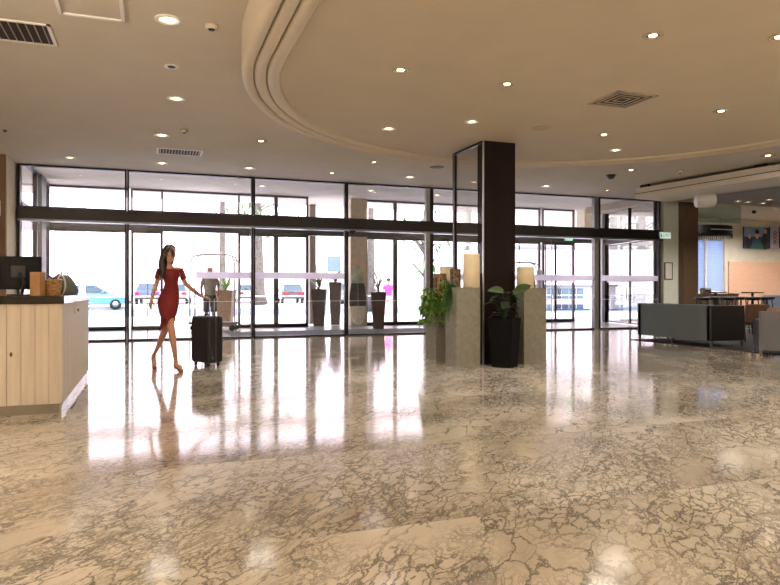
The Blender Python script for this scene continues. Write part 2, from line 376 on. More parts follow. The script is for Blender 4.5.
# beige outside pillars
M_pillar = mat('sandstone_pillar', (206,192,168), .8, var=.05)
x0, x1 = XV(348, VO+.2), XV(364.5, VO+.2); b = nb(); box(b, x0, x1, VO-.1, VO+.45, 0, HV); struct('pillar_1', b, M_pillar, bevel=.02)
for k, (pa_, pb_, V) in enumerate(((54, 65, 25.5), (79, 84.5, 31), (310, 316, 22.0))):
    b = nb(); box(b, XV(pa_, V), XV(pb_, V), V, V+.5, 0, 4.3 if V < 30 else 5); struct('pillar_%d' % (k+2), b, [M_pillar, mat('grey_pillar', (176,174,184), .8), mat('brown_grey_pillar', (140,128,118), .8)][k])
b = nb(); box(b, XV(583, VO+.1), XV(594, VO+.1), VO, VO+.5, 2.95, HV+.1); struct('pillar_5', b, M_pillar)
# ================================================================== canopy beam over lounge
A = Vector((11.8, 13.9, 0)); Bp = Vector((12.3, 10.1, 0)); dd = (Bp-A).normalized(); Lb = 13.0
ang = math.atan2(dd.y, dd.x); BM = Matrix.Translation(A) @ Matrix.Rotation(ang, 4, 'Z')   # local x along beam toward camera, local +y = to the right side (east)
t = thing('ceiling_canopy', 'stepped cream canopy beam hung under the ceiling above the lounge', 'canopy')
b = nb(); box(b, 0, Lb, .0, 1.3, 3.515, 3.64, BM); obj('lower_band', b, mat('canopy_white_paint', (236,226,208), .6, var=.01), t, bevel=.006)
b = nb(); box(b, -.02, Lb, .05, 1.2, 3.64, 3.79, BM); obj('gap_shade_strip', box(nb(), -.004, Lb, -.004, .03, 3.632, 3.648, BM), M_frame2, t); obj('upper_band', b, mat('warm_white_band', (240,228,206), .6, var=.01), t, bevel=.006)  # grey strip painted as the shade of a groove between the bands
for s in (.12, 3.2):
    b = nb(); box(b, s, s+.25, .07, .16, 3.79, 3.858, BM); obj('recess_box', b, M_black, t)
b = nb(); prism(b, [(13.05, 13.9), (13.55, 9.0), (23.9, 9.0), (23.9, 13.9)], 3.515, 3.6); struct('ceiling_lounge', b, mat('grey_soffit', (150,146,134), .7))
# smoke baffle glass
t = thing('smoke_baffle', 'hanging green-tinted glass sheet below the cafe ceiling', 'glass panel')
x0, x1 = XV(691, 15.75), XV(741, 15.75)
b = nb(); box(b, x0, x1, 15.745, 15.755, 3.24, HO-.02); obj('glass_sheet', b, M_green, t)
b = nb(); box(b, x0, x1, 15.73, 15.77, HO-.03, HO-.001); obj('top_channel', b, M_steel, t)
# white cylinder projector under canopy
p = D(706, 200.5, 16.2)
t = thing('spotlight_drum', 'white drum shaped lamp hanging below the canopy beam', 'lamp', p)
t.rotation_euler = (0,0,math.radians(-25))
mt = Matrix.Rotation(PI/2, 4, 'Y')
b = nb(); lathe(b, [(.02,-.24),(.15,-.24),(.17,-.22),(.17,.19),(.15,.2),(.15,.14)], 24, mtx=mt); obj('drum', b, M_white, t, True)
b = nb(); lathe(b, [(.005,.12),(.148,.12),(.148,.15),(.005,.15)], 24, mtx=mt); obj('lens', b, M_frame2, t, True)
b = nb(); box(b, -.02, .02, -.18, .18, .165, .18); box(b, -.03, .03, -.03, .03, .17, max(.2, 3.515-p.z)); obj('yoke', b, M_white, t)

# ================================================================== ceiling fixtures
M_lampon = emit('warm_lamp_glow', (255,220,165), 13.0)
M_rim = mat('white_lamp_trim', (236,226,210), .4, var=.01)
M_refl = mat('lamp_reflector', (200,190,170), .25, .8)
def downlight(px, py, H, dia, label, kind='bright', power=26):
    p = G(px, py, H); r = dia/2
    t = thing('downlight', label, 'ceiling light', p, group='recessed ceiling downlights')
    b = nb(); lathe(b, [(r*.72,-.001),(r*.74,-.012),(r,-.010),(r*1.03,-.002),(r*1.03,0.0),(r*.72,0)], 24); obj('trim_ring', b, M_rim if kind == 'bright' else mat('dim_trim', (176,158,132), .5), t, True)
    b = nb(); lathe(b, [(r*.72,-.002),(r*.5,-.0015),(r*.36,-.001)], 24, cap=False); obj('reflector', b, emit('lit_reflector', (255,232,200), 0.9) if kind == 'bright' else M_refl, t, True)
    b = nb(); lathe(b, [(.001,-.005),(r*.36,-.004),(r*.36,0)], 16); obj('bulb', b, M_lampon, t, True)
    if power:
        l = bpy.data.lights.new('downlight_beam', 'SPOT'); l.energy = power*2.6; l.color = (1.0,.935,.855); l.spot_size = math.radians(150); l.spot_blend = .9; l.shadow_soft_size = .28
        o = bpy.data.objects.new('downlight_beam', l); C.objects.link(o); o.location = p+Vector((0,0,-.03))
    return t
DL = [
 (168.5,19.5,HO,.26,'large white-rimmed ceiling downlight at the top, left of the smoke detector','bright'),
 (176,98.5,HO,.25,'white-rimmed downlight just under the small round ceiling speaker','bright'),
 (162,135,HO,.27,'white-rimmed downlight beside the small detector above the slotted vent','bright'),
 (162,163,HO,.24,'white-rimmed downlight just below the small slotted ceiling vent','bright'),
 (70,157.5,HO,.20,'small downlight near the left end of the glass front','bright'),
 (249,168,HO,.26,'white-rimmed downlight over the third glass front mullion from the left','bright'),
 (261,141,HO,.22,'dim-rimmed spot just outside the curved moulding, left side','spot'),
 (374,162,HO,.16,'tiny bright spot between the curved moulding and the surfboard bay','spot'),
 (332,173,HO,.18,'tiny downlight close to the glass front, left of the surfboard bay','spot'),
 (410,177,HO,.26,'white-rimmed downlight by the glass front, just left of the column glass panel','bright'),
 (546,186,HO,.24,'downlight by the glass front, right of the dark column','bright'),
 (607,190,HO,.16,'tiny spot by the glass front under the black dome camera','spot'),
 (631,170,HO,.24,'spot downlight left of the canopy beam end','spot'),
 (768,155.5,HO,.26,'spot downlight above the canopy beam at the right edge','spot'),
 (400.5,70,HI,.20,'dim-rimmed spot inside the curved ceiling, nearest the moulding bend','spot'),
 (388.5,128.5,HI,.20,'bright downlight inside the curved ceiling, near the far moulding','bright'),
 (472,121.5,HI,.19,'bright downlight just above the top of the dark column','bright'),
 (507,84,HI,.19,'dim-rimmed spot inside the curved ceiling, up and left of the square diffuser','spot'),
 (653,35.5,HI,.19,'dim-rimmed spot inside the curved ceiling, above the square diffuser','spot'),
 (604,134.5,HI,.20,'twin-glow downlight below the square diffuser','spot'),
 (615.5,150,HI,.20,'bright downlight near the far moulding, below the square diffuser','bright'),
 (721,111,HI,.20,'spot downlight right of the square diffuser','spot'),
 (779,37,HI,.19,'dim-rimmed spot cut by the right edge of the picture','spot'),
]
for d in DL: downlight(*d)
# added fill spots out of view, bare beams without fittings
k = 0
for x, y, h in ((-2.5,1.0,HO),(-3.5,5,HO),(0,-2,HO),(-2.5,-4,HO),(3,-1,HI),(5.5,.5,HI),(7.5,-2,HI),(4,-5,HI),(8,3.5,HI),(4.5,3,HI),(-2.5,9,HO),(11,2,HO),(11,6.5,HO),(-3.5,12.5,HO)):
    p = Vector((x, y, h))
    l = bpy.data.lights.new('added_fill_spot', 'SPOT'); l.energy = 175; l.color = (1.0,.935,.855); l.spot_size = math.radians(130); l.spot_blend = .8; l.shadow_soft_size = .32
    o = bpy.data.objects.new('added_fill_spot', l); C.objects.link(o); o.location = p-Vector((0,0,.03))
# added uplighter floor lamps, out of view, to brighten the ceiling
for i, (x, y) in enumerate(((-3.4,-3.5),(1.5,-5.5),(6.0,-5.0),(10.5,-3.5),(-4.2,2.5),(14.5,2.5))):
    t = thing('added_uplighter', 'added bronze uplighter floor lamp out of view, brightening the lobby ceiling', 'floor lamp', (x, y, 0), 0, 'added uplighters out of view')
    b = nb(); lathe(b, [(.03,2.0),(.16,2.10),(.24,2.2),(.235,2.2),(.15,2.12),(.02,2.04)], 28); obj('bowl', b, M_frame2, t, True)
    b = nb(); lathe(b, [(.18,0),(.18,.02),(.03,.05),(.02,2.02)], 20); obj('pole', b, M_frame2, t, True)
    l = bpy.data.lights.new('added_uplight', 'AREA'); l.shape = 'DISK'; l.size = .36; l.energy = 520; l.color = (1.0,.935,.855)
    o = bpy.data.objects.new('added_uplight', l); C.objects.link(o); o.location = (x, y, 2.23); o.rotation_euler = (PI,0,0)
# added fill beams for cafe and lounge, not tied to any fitting
for i, (x, y) in enumerate(((17.0,17.2),(20.5,17.4),(22.5,16.5),(14.3,13.2),(19.5,11.5))):
    l = bpy.data.lights.new('cafe_fill_beam', 'SPOT'); l.energy = 640 if y > 14 else 240; l.color = (1.0,.92,.84); l.spot_size = math.radians(160); l.spot_blend = .9; l.shadow_soft_size = .35
    o = bpy.data.objects.new('cafe_fill_beam', l); C.objects.link(o); o.location = (x, y, (HO if y > 14 else 3.515)-.03)
# vestibule lamps
for px, py, lab in ((371,190.5,'small downlight in the vestibule ceiling above the surfboard'),(437,195,'small downlight in the vestibule ceiling left of the column post'),(575,197,'small downlight in the vestibule ceiling right of the column'),(262,186,'small downlight in the vestibule ceiling above the tree trunk')):
    downlight(px, py, HV, .22, lab, 'bright', 0)
# small ceiling items
def disc(name, px, py, H, r, h, m1, label, cat, dark=True):
    p = G(px, py, H); t = thing(name, label, cat, p)
    b = nb(); lathe(b, [(r*.9,-h),(r,-h*.7),(r,0.0),(.001,0)], 20); obj('housing', b, m1, t, True)
    if dark:
        b = nb(); lathe(b, [(.001,-h-.012),(r*.45,-h-.01),(r*.55,-h),(r*.55,-h+.01)], 16); obj('sensor', b, M_black, t, True)
disc('smoke_detector', 211.5, 25, HO, .065, .045, M_beige, 'round smoke detector at the top, right of the largest downlight', 'smoke detector')
disc('smoke_detector', 184, 130, HO, .06, .045, M_beige, 'small smoke detector above the slotted ceiling vent', 'smoke detector')
disc('smoke_detector', 680, 171, HO, .07, .05, M_beige, 'beige smoke detector left of the canopy beam', 'smoke detector')
disc('ceiling_speaker', 171.5, 66.3, HO, .09, .008, M_rim, 'small round white ceiling speaker with dark centre', 'speaker')
disc('ceiling_speaker', 437, 167, HO, .16, .01, mat('grey_grille', (128,116,100), .6), 'flat grey round speaker grille beside the curved moulding', 'speaker', False)
disc('access_plate', 541, 128, HI, .14, .006, mat('tan_plate', (178,156,128), .6), 'round tan cover plate on the ceiling right of the column top', 'cover plate', False)
disc('sprinkler', 5, 130, HO, .03, .03, M_frame2, 'tiny sprinkler head near the left edge of the ceiling', 'sprinkler')
p = G(611, 175, HO); t = thing('dome_camera', 'black security dome camera under the ceiling, right of the column', 'camera', p)
b = nb(); lathe(b, [(.001,-.10),(.06,-.09),(.09,-.05),(.10,0)], 16); obj('dome', b, M_black, t, True)
b = nb(); lathe(b, [(.12,-.02),(.12,0),(.001,0)], 16); obj('base', b, M_black, t, True)
p = D(346+3, 236, 16.6); p.y = VF-.2; t = thing('dome_camera', 'black dome sensor under the door header beside the surfboard', 'camera', (XV(352.5,VF-.2), VF-.2, TB0-.045))
b = nb(); lathe(b, [(.001,-.09),(.06,-.08),(.08,-.04),(.08,0)], 16); obj('dome', b, M_black, t, True)
# vents
def slatvent(P0, P1, P2, P3, label, n=12):
    # corners (near-left, near-right, far-right, far-left) at ceiling
    c = (P0+P1+P2+P3)/4; t = thing('ceiling_vent', label, 'vent', c)
    ux = (P1-P0); W = ux.length; a = math.atan2(ux.y, ux.x); t.rotation_euler = (0,0,a); Dp = (P3-P0).length
    b = nb(); w = .035
    box(b, -W/2, W/2, -Dp/2, -Dp/2+w, -.012, 0); box(b, -W/2, W/2, Dp/2-w, Dp/2, -.012, 0); box(b, -W/2, -W/2+w, -Dp/2, Dp/2, -.012, 0); box(b, W/2-w, W/2, -Dp/2, Dp/2, -.012, 0)
    obj('frame', b, M_rim, t)
    b = nb(); box(b, -W/2+w, W/2-w, -Dp/2+w, Dp/2-w, -.003, 0); obj('backing', b, mat('vent_dark', (38,30,26), .8), t)
    b = nb()
    for i in range(n):
        x = -W/2+w+(W-2*w)*(i+.5)/n
        m_ = Matrix.Translation((x,0,-.008)) @ Matrix.Rotation(.7, 4, 'Y'); box(b, -.013, .013, -Dp/2+w, Dp/2-w, -.0015, .0015, m_)
    obj('louvre', b, mat('vent_slat', (170,140,112), .5), t)
def rectv(px0, py0, px1, py1, H):
    # axis aligned rectangle from far-left and near-right pixels
    a = G(px0, py0, H); c_ = G(px1, py1, H)
    x0, x1 = sorted((a.x, c_.x)); y0, y1 = sorted((a.y, c_.y))
    return Vector((x0,y0,H)), Vector((x1,y0,H)), Vector((x1,y1,H)), Vector((x0,y1,H))
q = G(58, 46, HO); q2 = G(46, 24, HO)
slatvent(Vector((q.x-1.25, q2.y, HO)), Vector((q.x, q2.y, HO)), Vector((q.x, q.y, HO)), Vector((q.x-1.25, q.y, HO)), 'large louvred ceiling vent in the top left corner', 15)
q = G(198, 156, HO); q2 = G(163, 148, HO)
slatvent(*rectv(163, 152, 197, 152.5, HO)) if False else None
cx = (G(181,152,HO)); slatvent(cx+Vector((-.45,-.28,0)), cx+Vector((.4,-.28,0)), cx+Vector((.4,.28,0)), cx+Vector((-.45,.28,0)), 'small slotted ceiling vent near the glass front', 14)
# square four way diffuser
c0 = G(622, 99.5, HI); t = thing('air_diffuser', 'square four-way air diffuser in the curved ceiling', 'vent', c0)
b = nb()
for i, s in enumerate((.29, .22, .15, .08)):
    w = .035 if i == 0 else .018; z0 = -.012+.002*i
    for sx in (1, -1):
        box(b, min(sx*s, sx*(s-w)), max(sx*s, sx*(s-w)), -s, s, z0, 0); box(b, -s, s, min(sx*s, sx*(s-w)), max(sx*s, sx*(s-w)), z0, 0)
obj('louvre', b, mat('diffuser_tan', (170,152,126), .5), t)
b = nb(); box(b, -.27, .27, -.27, .27, -.003, 0); obj('backing', b, mat('diffuser_dark', (52,46,40), .8), t)
# access hatch
q = G(125, 21, HO); q2 = G(68, 15, HO)
t = thing('access_hatch', 'square framed ceiling access hatch at the top edge', 'hatch', (q.x-.3, q.y-.3, HO))
b = nb(); 
for sx in (1, -1): box(b, min(sx*.3, sx*.265), max(sx*.3, sx*.265), -.3, .3, -.02, 0); box(b, -.3, .3, min(sx*.3, sx*.265), max(sx*.3, sx*.265), -.02, 0)
obj('frame', b, M_rim, t); b = nb(); box(b, -.262, .262, -.262, .262, -.004, 0); obj('panel', b, M_ceil, t)
# ---- exit signs
M_exit = emit('green_sign_face', (150,235,190), 1.0); M_exitw = emit('sign_white', (225,250,240), .45); M_exitg = mat('sign_green', (0,120,80), .5)
def exitsign(loc, rz, label, w=.36, h=.18, face=M_exitw):
    t = thing('exit_sign', label, 'sign', loc, rz, 'illuminated exit signs')
    b = nb(); box(b, -w/2, w/2, -.02, .02, -h/2, h/2); obj('case', b, M_white, t, bevel=.004)
    b = nb(); box(b, -w/2+.012, w/2-.012, -.024, -.02, -h/2+.012, h/2-.012); obj('face', b, face, t)
    text_obj('lettering', 'EXIT', h*.62, M_exitg, t, (.04, -.026, 0), (PI/2,0,0))
    b = nb(); ball(b, (-w*.36,-.026,h*.24), h*.07, .003, h*.07, 8, 6); tube(b, [(-w*.36,-.026,h*.16),(-w*.38,-.026,-.0),(-w*.43,-.026,-h*.28)], h*.05, 6); tube(b, [(-w*.38,-.026,0),(-w*.32,-.026,-h*.12),(-w*.31,-.026,-h*.3)], h*.05, 6)
    tube(b, [(-w*.44,-.026,h*.06),(-w*.36,-.026,h*.12),(-w*.3,-.026,h*.02)], h*.04, 6); obj('running_figure', b, M_exitg, t)
    return t
exitsign((XV(665, VF-.2), VF-.2, ZV(665,235.5,VF-.2)), 0, 'lit exit sign on the pale wall beside the timber pier', .42, .2)
exitsign((XV(568.5, VO-.2), VO-.2, ZV(568.5,238.5,VO-.2)), 0, 'lit exit sign over the outer doors right of the column', .34, .17, M_exit)
exitsign((XV(724, 18), 18, ZV(724,209,18)), 0, 'small green exit sign hanging in the cafe behind the glass sheet', .34, .2, emit('sign_cyan', (110,215,190), .8))
t = thing('exit_sign', 'exit sign mounted edge-on on the brown wall at the far left', 'sign', (XL-.2, 14.93, ZV(6.5,208.5,14.93)), 0, 'illuminated exit signs')
b = nb(); box(b, -.07, .07, -.1, .03, -.15, .15); obj('case', b, M_white, t, bevel=.005)
b = nb(); box(b, -.05, .065, -.104, -.1, -.13, -.02); obj('face', b, emit('pale_green_glow', (190,225,170), .8), t)
# ---- notice frame on pale wall
t = thing('notice_frame', 'small framed notice on the pale wall above the sofa', 'notice', (XV(668.5, VF-.17), VF-.17, ZV(668.5,271,VF-.17)))
b = nb(); frame_rect(b, -.15, .15, -.26, .26, 0, .025, .03); obj('frame', b, M_frame2, t)
b = nb(); box(b, -.126, .126, -.005, .01, -.236, .236); obj('sheet', b, M_white, t)

# ================================================================== column with glass panel
CX0, CX1, CY = 4.82, 5.385, 9.06
t = struct('pillar_6'); 
b = nb(); box(b, CX0+.012, CX1, CY, CY+.22, 0, HI); obj('cladding', b, M_darkcol, t, bevel=.004)
b = nb(); box(b, CX0-.004, CX0+.012, CY-.004, CY+.03, 0, HI); obj('steel_edge', b, M_steel, t)
b = nb(); box(b, CX0-.0, CX0+.012, CY+.03, CY+1.0, .05, HI-.03); obj('glass_panel', b, M_glasst, t)
b = nb(); box(b, CX0-.02, CX0+.03, CY+1.0, CY+1.06, 0, HI); box(b, CX0-.02, CX0+.03, CY+.03, CY+1.0, HI-.035, HI); obj('panel_post', b, M_frame, t)
b = nb(); box(b, CX0-.022, CX0-.008, CY+1.0, CY+1.012, 0, HI); obj('post_edge', b, M_steel, t)
# planters
def planter(x0, x1, y0, y1, h, label, m=None):
    t = thing('planter_box', label, 'planter', ((x0+x1)/2, (y0+y1)/2, 0), group='fibre cement planters')
    w, d = (x1-x0)/2, (y1-y0)/2
    b = nb(); e = .025
    loft(b, [[(-w,-d,0),(w,-d,0),(w,d,0),(-w,d,0)], [(-w,-d,h),(w,-d,h),(w,d,h),(-w,d,h)], [(-w+e,-d+e,h),(w-e,-d+e,h),(w-e,d-e,h),(-w+e,d-e,h)], [(-w+e,-d+e,h-.03),(w-e,-d+e,h-.03),(w-e,d-e,h-.03),(-w+e,d-e,h-.03)]])
    obj('box_body', b, M_conc, t)
    b = nb(); box(b, -w+e+.002, w-e-.002, -d+e+.002, d-e-.002, h-.035, h-.006); obj('top_fill', b, mat('planter_pebble_fill', (120,112,98), .9, var=.3, scale=50), t)
    return t
planter(4.25, 4.64, 8.82, 9.22, 1.19, 'tall grey planter left of the dark column, thick candle on top')
planter(4.34, 4.72, 9.77, 10.2, .715, 'short grey planter holding the trailing fern')
planter(5.42, 5.82, 8.86, 9.26, 1.18, 'tall grey planter right of the dark column')
# candles
def candle(px, pyt, z, r, H0, label):
    p = D(px, 290, z); p.z = H0; h = CH+(HY-pyt)/F*z-H0
    t = thing('pillar_candle', label, 'candle', p, group='thick ivory candles')
    b = nb(); lathe(b, [(r*.97,0),(r,.01),(r,h-.012),(r*.94,h),(r*.5,h-.008),(.003,h-.012)], 28); obj('wax', b, M_candle, t, True)
    b = nb(); tube(b, [(0,0,h-.015),(.002,0,h+.008),(.006,0,h+.018)], .0025, 6); obj('wick', b, M_black, t)
candle(471.5, 254, 9.95, .125, 1.184, 'tallest ivory candle on the planter left of the column')
candle(525.5, 267, 10.25, .135, 1.174, 'wide ivory candle on the planter right of the column')
candle(447, 266.5, 11.05, .12, .709, 'ivory candle rising from the short planter behind the bark vase')
def vase(p, r, h, m, label, holes=True, nm='wooden_vase'):
    t = thing(nm, label, 'vase', p)
    b = nb(); lathe(b, [(r*.95,0),(r,.01),(r,h),(r*.85,h),(r*.82,h-.05),(.01,h-.05)], 20); obj('vase_body', b, m, t)
    if holes:
        b = nb()
        for i in range(9):
            a = i*2*PI/9; box(b, -.008, .008, r-.004, r+.006, h*.12, h*.9, Matrix.Rotation(a, 4, 'Z'))
        obj('bark_strip', b, M_wood, t)
M_log = mat('birch_log', (150,112,80), .7, var=.3, scale=12, stretch=(1,1,.3))
p = D(437, 290, 10.05); p.z = 1.09; vase(Vector((4.47, 9.90, .709)), .105, .71, M_log, 'tall brown birch bark vase standing in the short planter')
vase(Vector((4.36, 9.1, 1.184)), .085, .285, mat('mottled_bronze', (110,94,72), .35, .5, var=.4, scale=30), 'mottled bronze vase wrapped in greenery beside the tallest candle', False, 'bronze_vase')
p = D(537, 290, 10.5); vase(Vector((5.74, 9.14, 1.174)), .05, .13, M_log, 'small dark bark cup behind the wide ivory candle', True, 'bark_cup')
# ferns
def fern(loc, n, L, label, name, m, seed, spread=1.0, leafw=.03, up=.35, trailing=0, stems=True, cat='plant'):
    rnd = random.Random(seed); t = thing(name, label, cat, loc)
    bs = nb(); bl = nb()
    for i in range(n):
        a = rnd.uniform(0, 2*PI); l = L*rnd.uniform(.6, 1.1); u = up*rnd.uniform(.5, 1.4); pts = []
        d = Vector((math.cos(a), math.sin(a), 0))
        tr = trailing*rnd.uniform(.4, 1.0)
        for k in range(8):
            s = k/7; pts.append(d*l*spread*s*(1-.25*s)+Vector((0,0,u*l*2.2*s*(1-s*1.05)-tr*s*s)))
        tube(bs, pts, [.004]*7+[.002], 5)
        for k in range(1, 8):
            for sd_ in (1, -1):
                dd_ = (pts[k]-pts[k-1]).normalized(); side = Vector((-dd_.y, dd_.x, 0)); side = side.normalized() if side.length > .01 else Vector((1,0,0))
                leafquad(bl, pts[k], side*sd_+dd_*.5+Vector((0,0,rnd.uniform(-.2,.25))), l*.28*(1.1-.6*k/7)*rnd.uniform(.8,1.2), leafw*rnd.uniform(.8,1.3), .4, seg=3)
    obj('stem', bs, m, t); obj('foliage', bl, m, t, True); return t
fern((4.41, 9.86, .72), 80, .50, 'bright green trailing fern spilling from the short planter', 'potted_fern', M_leaf2, 3, .8, .045, 1.55, .0)
fern((4.29, 9.08, 1.20), 46, .20, 'small-leaved trailing vine hanging down the tall planter side', 'trailing_vine', M_leaf, 5, 1.0, .032, .5, .5)
fern((4.28, 9.98, .71), 9, .55, 'thin leggy plant with grey leaves reaching left over the fern', 'leggy_plant', mat('grey_green_leaf', (92,104,84), .6, var=.2), 8, .75, .05, 1.1, .12)
# black pot + broad leaf plant
pc = cam2w((504.5-390)/F*9.86, 9.86)
t = thing('potted_plant', 'black square tapered pot with dark broad-leaved plant before the column', 'potted plant', (pc[0], pc[1]-.0, 0), math.radians(38))
b = nb(); s0, s1, h = .15, .19, .73
sq = lambda s, z: [(-s,-s,z),(s,-s,z),(s,s,z),(-s,s,z)]
loft(b, [sq(s0,0), sq(s1,h), sq(s1-.02,h), sq(s1-.025,h-.05)]); obj('pot_body', b, M_potblack, t, bevel=.008)
b = nb(); box(b, -s1+.03, s1-.03, -s1+.03, s1-.03, h-.06, h-.045); obj('soil', b, mat('potting_soil', (30,24,20), .95), t)
PT = Matrix.Rotation(-math.radians(38), 4, 'Z') @ Matrix.Translation((0,0,.70))
bs = nb(); bl = nb(); rnd = random.Random(11)
for i in range(26):
    a = rnd.uniform(0, 2*PI); hh = rnd.uniform(.04, .42); rr = rnd.uniform(.04, .16)
    tip = Vector((rr*math.cos(a), rr*math.sin(a), hh)); tube(bs, [(0,0,0), tip*.5+Vector((0,0,.04)), tip], .006, 6)
    leafquad(bl, tip, Vector((math.cos(a), math.sin(a), rnd.uniform(-.1,.7))), rnd.uniform(.15,.25), rnd.uniform(.09,.14), .5, seg=5)
obj('stem', bs, M_leafd, t).matrix_local = PT; obj('foliage', bl, M_leafd, t, True).matrix_local = PT
bl = nb(); rt = Vector((CS, -SN, 0))
leafquad(bl, rt*.10+Vector((0,-.06,.40)), rt+Vector((0,0,.75)), .34, .13, .25, up=Vector((0,-1,.3)), seg=6)
leafquad(bl, rt*-.05+Vector((0,-.06,.42)), rt*-1+Vector((0,0,.6)), .28, .13, .45, up=Vector((0,-1,.5)), seg=6)
obj('large_leaf', bl, mat('mid_green_leaf', (58,84,36), .45, var=.2), t, True).matrix_local = PT

# ================================================================== reception counter
K = Vector((-.78, 6.83, 0)); kh = 1.02
t = thing('reception_counter', 'whitewashed plank reception counter with black top at the left', 'counter', K)
M_plank = mat('whitewashed_plank', (216,206,192), .6, var=.05, scale=3, stretch=(6,6,.4))
b = nb(); xx = 0; rnd = random.Random(2)
while xx > -2.1:
    w = .115; box(b, xx-w+.002, xx-.0005, 0, .03, .09, kh); xx -= w
yy = .03
while yy < 2.70:
    w = .165; box(b, -.03, 0, yy+.0015, min(yy+w, 2.72)-.0015, .09, kh); yy += w
obj('plank_cladding', b, M_plank, t, bevel=.002)
b = nb(); box(b, -2.1, -.032, .032, 2.70, .09, kh-.002); obj('carcass', b, mat('dark_carcass_board', (130,114,98), .7), t)  # carcass coloured darker than the planks in front
b = nb(); box(b, -2.1, -.05, .05, 2.66, 0, .09); obj('plinth', b, mat('grey_plinth', (128,122,112), .5), t)
b = nb(); box(b, -2.1, -.035, -.0, .028, 0, .088); obj('kick_board', b, mat('grey_kick', (120,112,100), .5), t)
b = nb(); box(b, -.04, -.012, .03, 2.70, 0.0, .075); obj('kick_reflection', b, mat('painted_kick_reflection', (205,210,208), .25, .3), t)  # pale strip paints the bright reflection along the side plinth
b = nb(); box(b, -2.1, .015, -.015, .75, kh, kh+.075); obj('worktop', b, mat('black_stone_top', (14,14,18), .12, var=.1), t, bevel=.004)
b = nb(); box(b, -.8, .01, .75, 2.74, kh, kh+.045); obj('side_worktop', b, mat('pale_stone_top', (196,190,176), .2), t, bevel=.004)
b = nb(); ball(b, (-.425,.0,.56), .012, .004, .022, 10, 6); obj('plank_knot', b, mat('timber_knot', (70,50,36), .8), t)
ct = kh+.075
# monitor (back towards us)
t = thing('computer_monitor', 'black computer monitor seen from behind on the reception counter', 'monitor', K+Vector((-.53, .47, ct)), math.radians(4))
b = nb(); box(b, -.29, .29, -.02, .02, .06, .385); obj('screen', b, mat('monitor_shell', (8,13,17), .6, spec=.2), t, bevel=.01)
b = nb(); box(b, .02, .15, -.045, -.02, .17, .29); obj('mount_plate', b, mat('monitor_mount', (34,38,40), .5), t, bevel=.006)
b = nb(); tube(b, [(.1,-.05,.23),(.14,-.07,.12),(.12,-.06,.012)], .016, 8); obj('stand_arm', b, M_black, t)
b = nb(); box(b, .0, .24, -.14, .06, 0, .014); obj('stand_base', b, M_black, t, bevel=.004)
def onctr(px, z): p = D(px, 290, z); return Vector((p.x, p.y, ct))
p = onctr(37.6, 6.28); t = thing('gift_box', 'plain tan cardboard box beside the monitor', 'box', p, -YAW)
b = nb(); box(b, -.048, .048, -.05, .05, 0, .225); obj('box_body', b, mat('tan_card', (176,134,92), .7), t, bevel=.003)
b = nb(); box(b, -.049, .049, -.02, .02, .222, .2265); obj('box_tape', b, mat('pale_tape', (206,180,140), .4), t)
p = onctr(53.0, 6.42); t = thing('wicker_basket', 'round wicker basket wrapped with white and black ribbon', 'basket', p)
b = nb()
for k in range(8): lathe(b, [(.062+.004*k if k < 4 else .08-.001*k, .02*k), (.07+.003*min(k,4), .02*k+.01), (.062+.004*min(k+1,4), .02*k+.02)], 24, cap=False)
lathe(b, [(.001,0),(.06,0)], 20, cap=False); obj('basket_body', b, mat('wicker', (166,130,90), .8, var=.3, scale=60), t, True)
b = nb()
rnd = random.Random(4)
for i in range(12):
    a = rnd.uniform(0, 2*PI); leafquad(b, (0,0,.15), Vector((math.cos(a), math.sin(a), rnd.uniform(.2,1.4))), rnd.uniform(.10,.17), .045, .3)
obj('ribbon', b, mat('white_ribbon', (238,236,240), .4), t, True)
b = nb()
for i in range(8):
    a = rnd.uniform(0, 2*PI); leafquad(b, (0,0,.15), Vector((math.cos(a), math.sin(a), rnd.uniform(.1,.9))), rnd.uniform(.06,.10), .03, .2)
obj('black_ribbon', b, mat('dark_ribbon', (40,44,56), .4), t, True)
p = onctr(60.5, 6.75); t = thing('headset', 'white looped headset standing behind the basket', 'headset', p, -YAW)
b = nb(); tube(b, [(.05*math.sin(a), 0, .105+.10*-math.cos(a)) for a in [i*PI/10+.1 for i in range(0, 17)]], .009, 8); obj('band', b, M_white, t, True)
b = nb(); ball(b, (.0,0,.035), .03, .02, .033); obj('ear_pad', b, M_black, t, True)
p = onctr(67, 7.05); p.z = K.z+ct; t = thing('canvas_bag', 'grey soft bag slumped on the reception counter', 'bag', p)
b = nb(); loft(b, [ell(0,0,.10,.07,0), ell(0,0,.11,.08,.05), ell(-.01,0,.09,.07,.13), ell(-.02,0,.05,.04,.2), ell(-.02,0,.012,.01,.215)]); obj('bag_body', b, mat('grey_canvas', (92,98,96), .8), t, True)
b = nb(); tube(b, [(-.06,0,.15),(-.05,0,.25),(0,0,.26),(.02,0,.17)], .007, 6); obj('bag_handle', b, M_wood, t, True)
p = onctr(76.5, 7.55); p.z = K.z+ct; p = Vector((p.x, p.y, kh+.075))
t = thing('bread_basket', 'small tan basket at the far end of the counter', 'basket', Vector((-1.05, 8.0, kh+.045)))
b = nb(); lathe(b, [(.001,0),(.07,0),(.10,.05),(.11,.1),(.10,.1),(.09,.05),(.001,.03)], 20); obj('basket_body', b, mat('wicker', (166,130,90), .8), t, True)
b = nb()
for i in range(7): ball(b, (.05*math.cos(i), .05*math.sin(i), .11+.02*(i % 3)), .035, .03, .03, 10, 6)
obj('basket_filling', b, mat('tan_rolls', (186,146,100), .7), t, True)
t = thing('brochure_stack', 'low stack of white brochures on the pale end of the counter', 'brochures', Vector((-.98, 8.55, kh+.045)), .2)
for i in range(5):
    b = nb(); box(b, -.1+.004*i, .1+.004*i, -.14, .14, .008*i, .008*i+.007); obj('brochure', b, M_white, t)
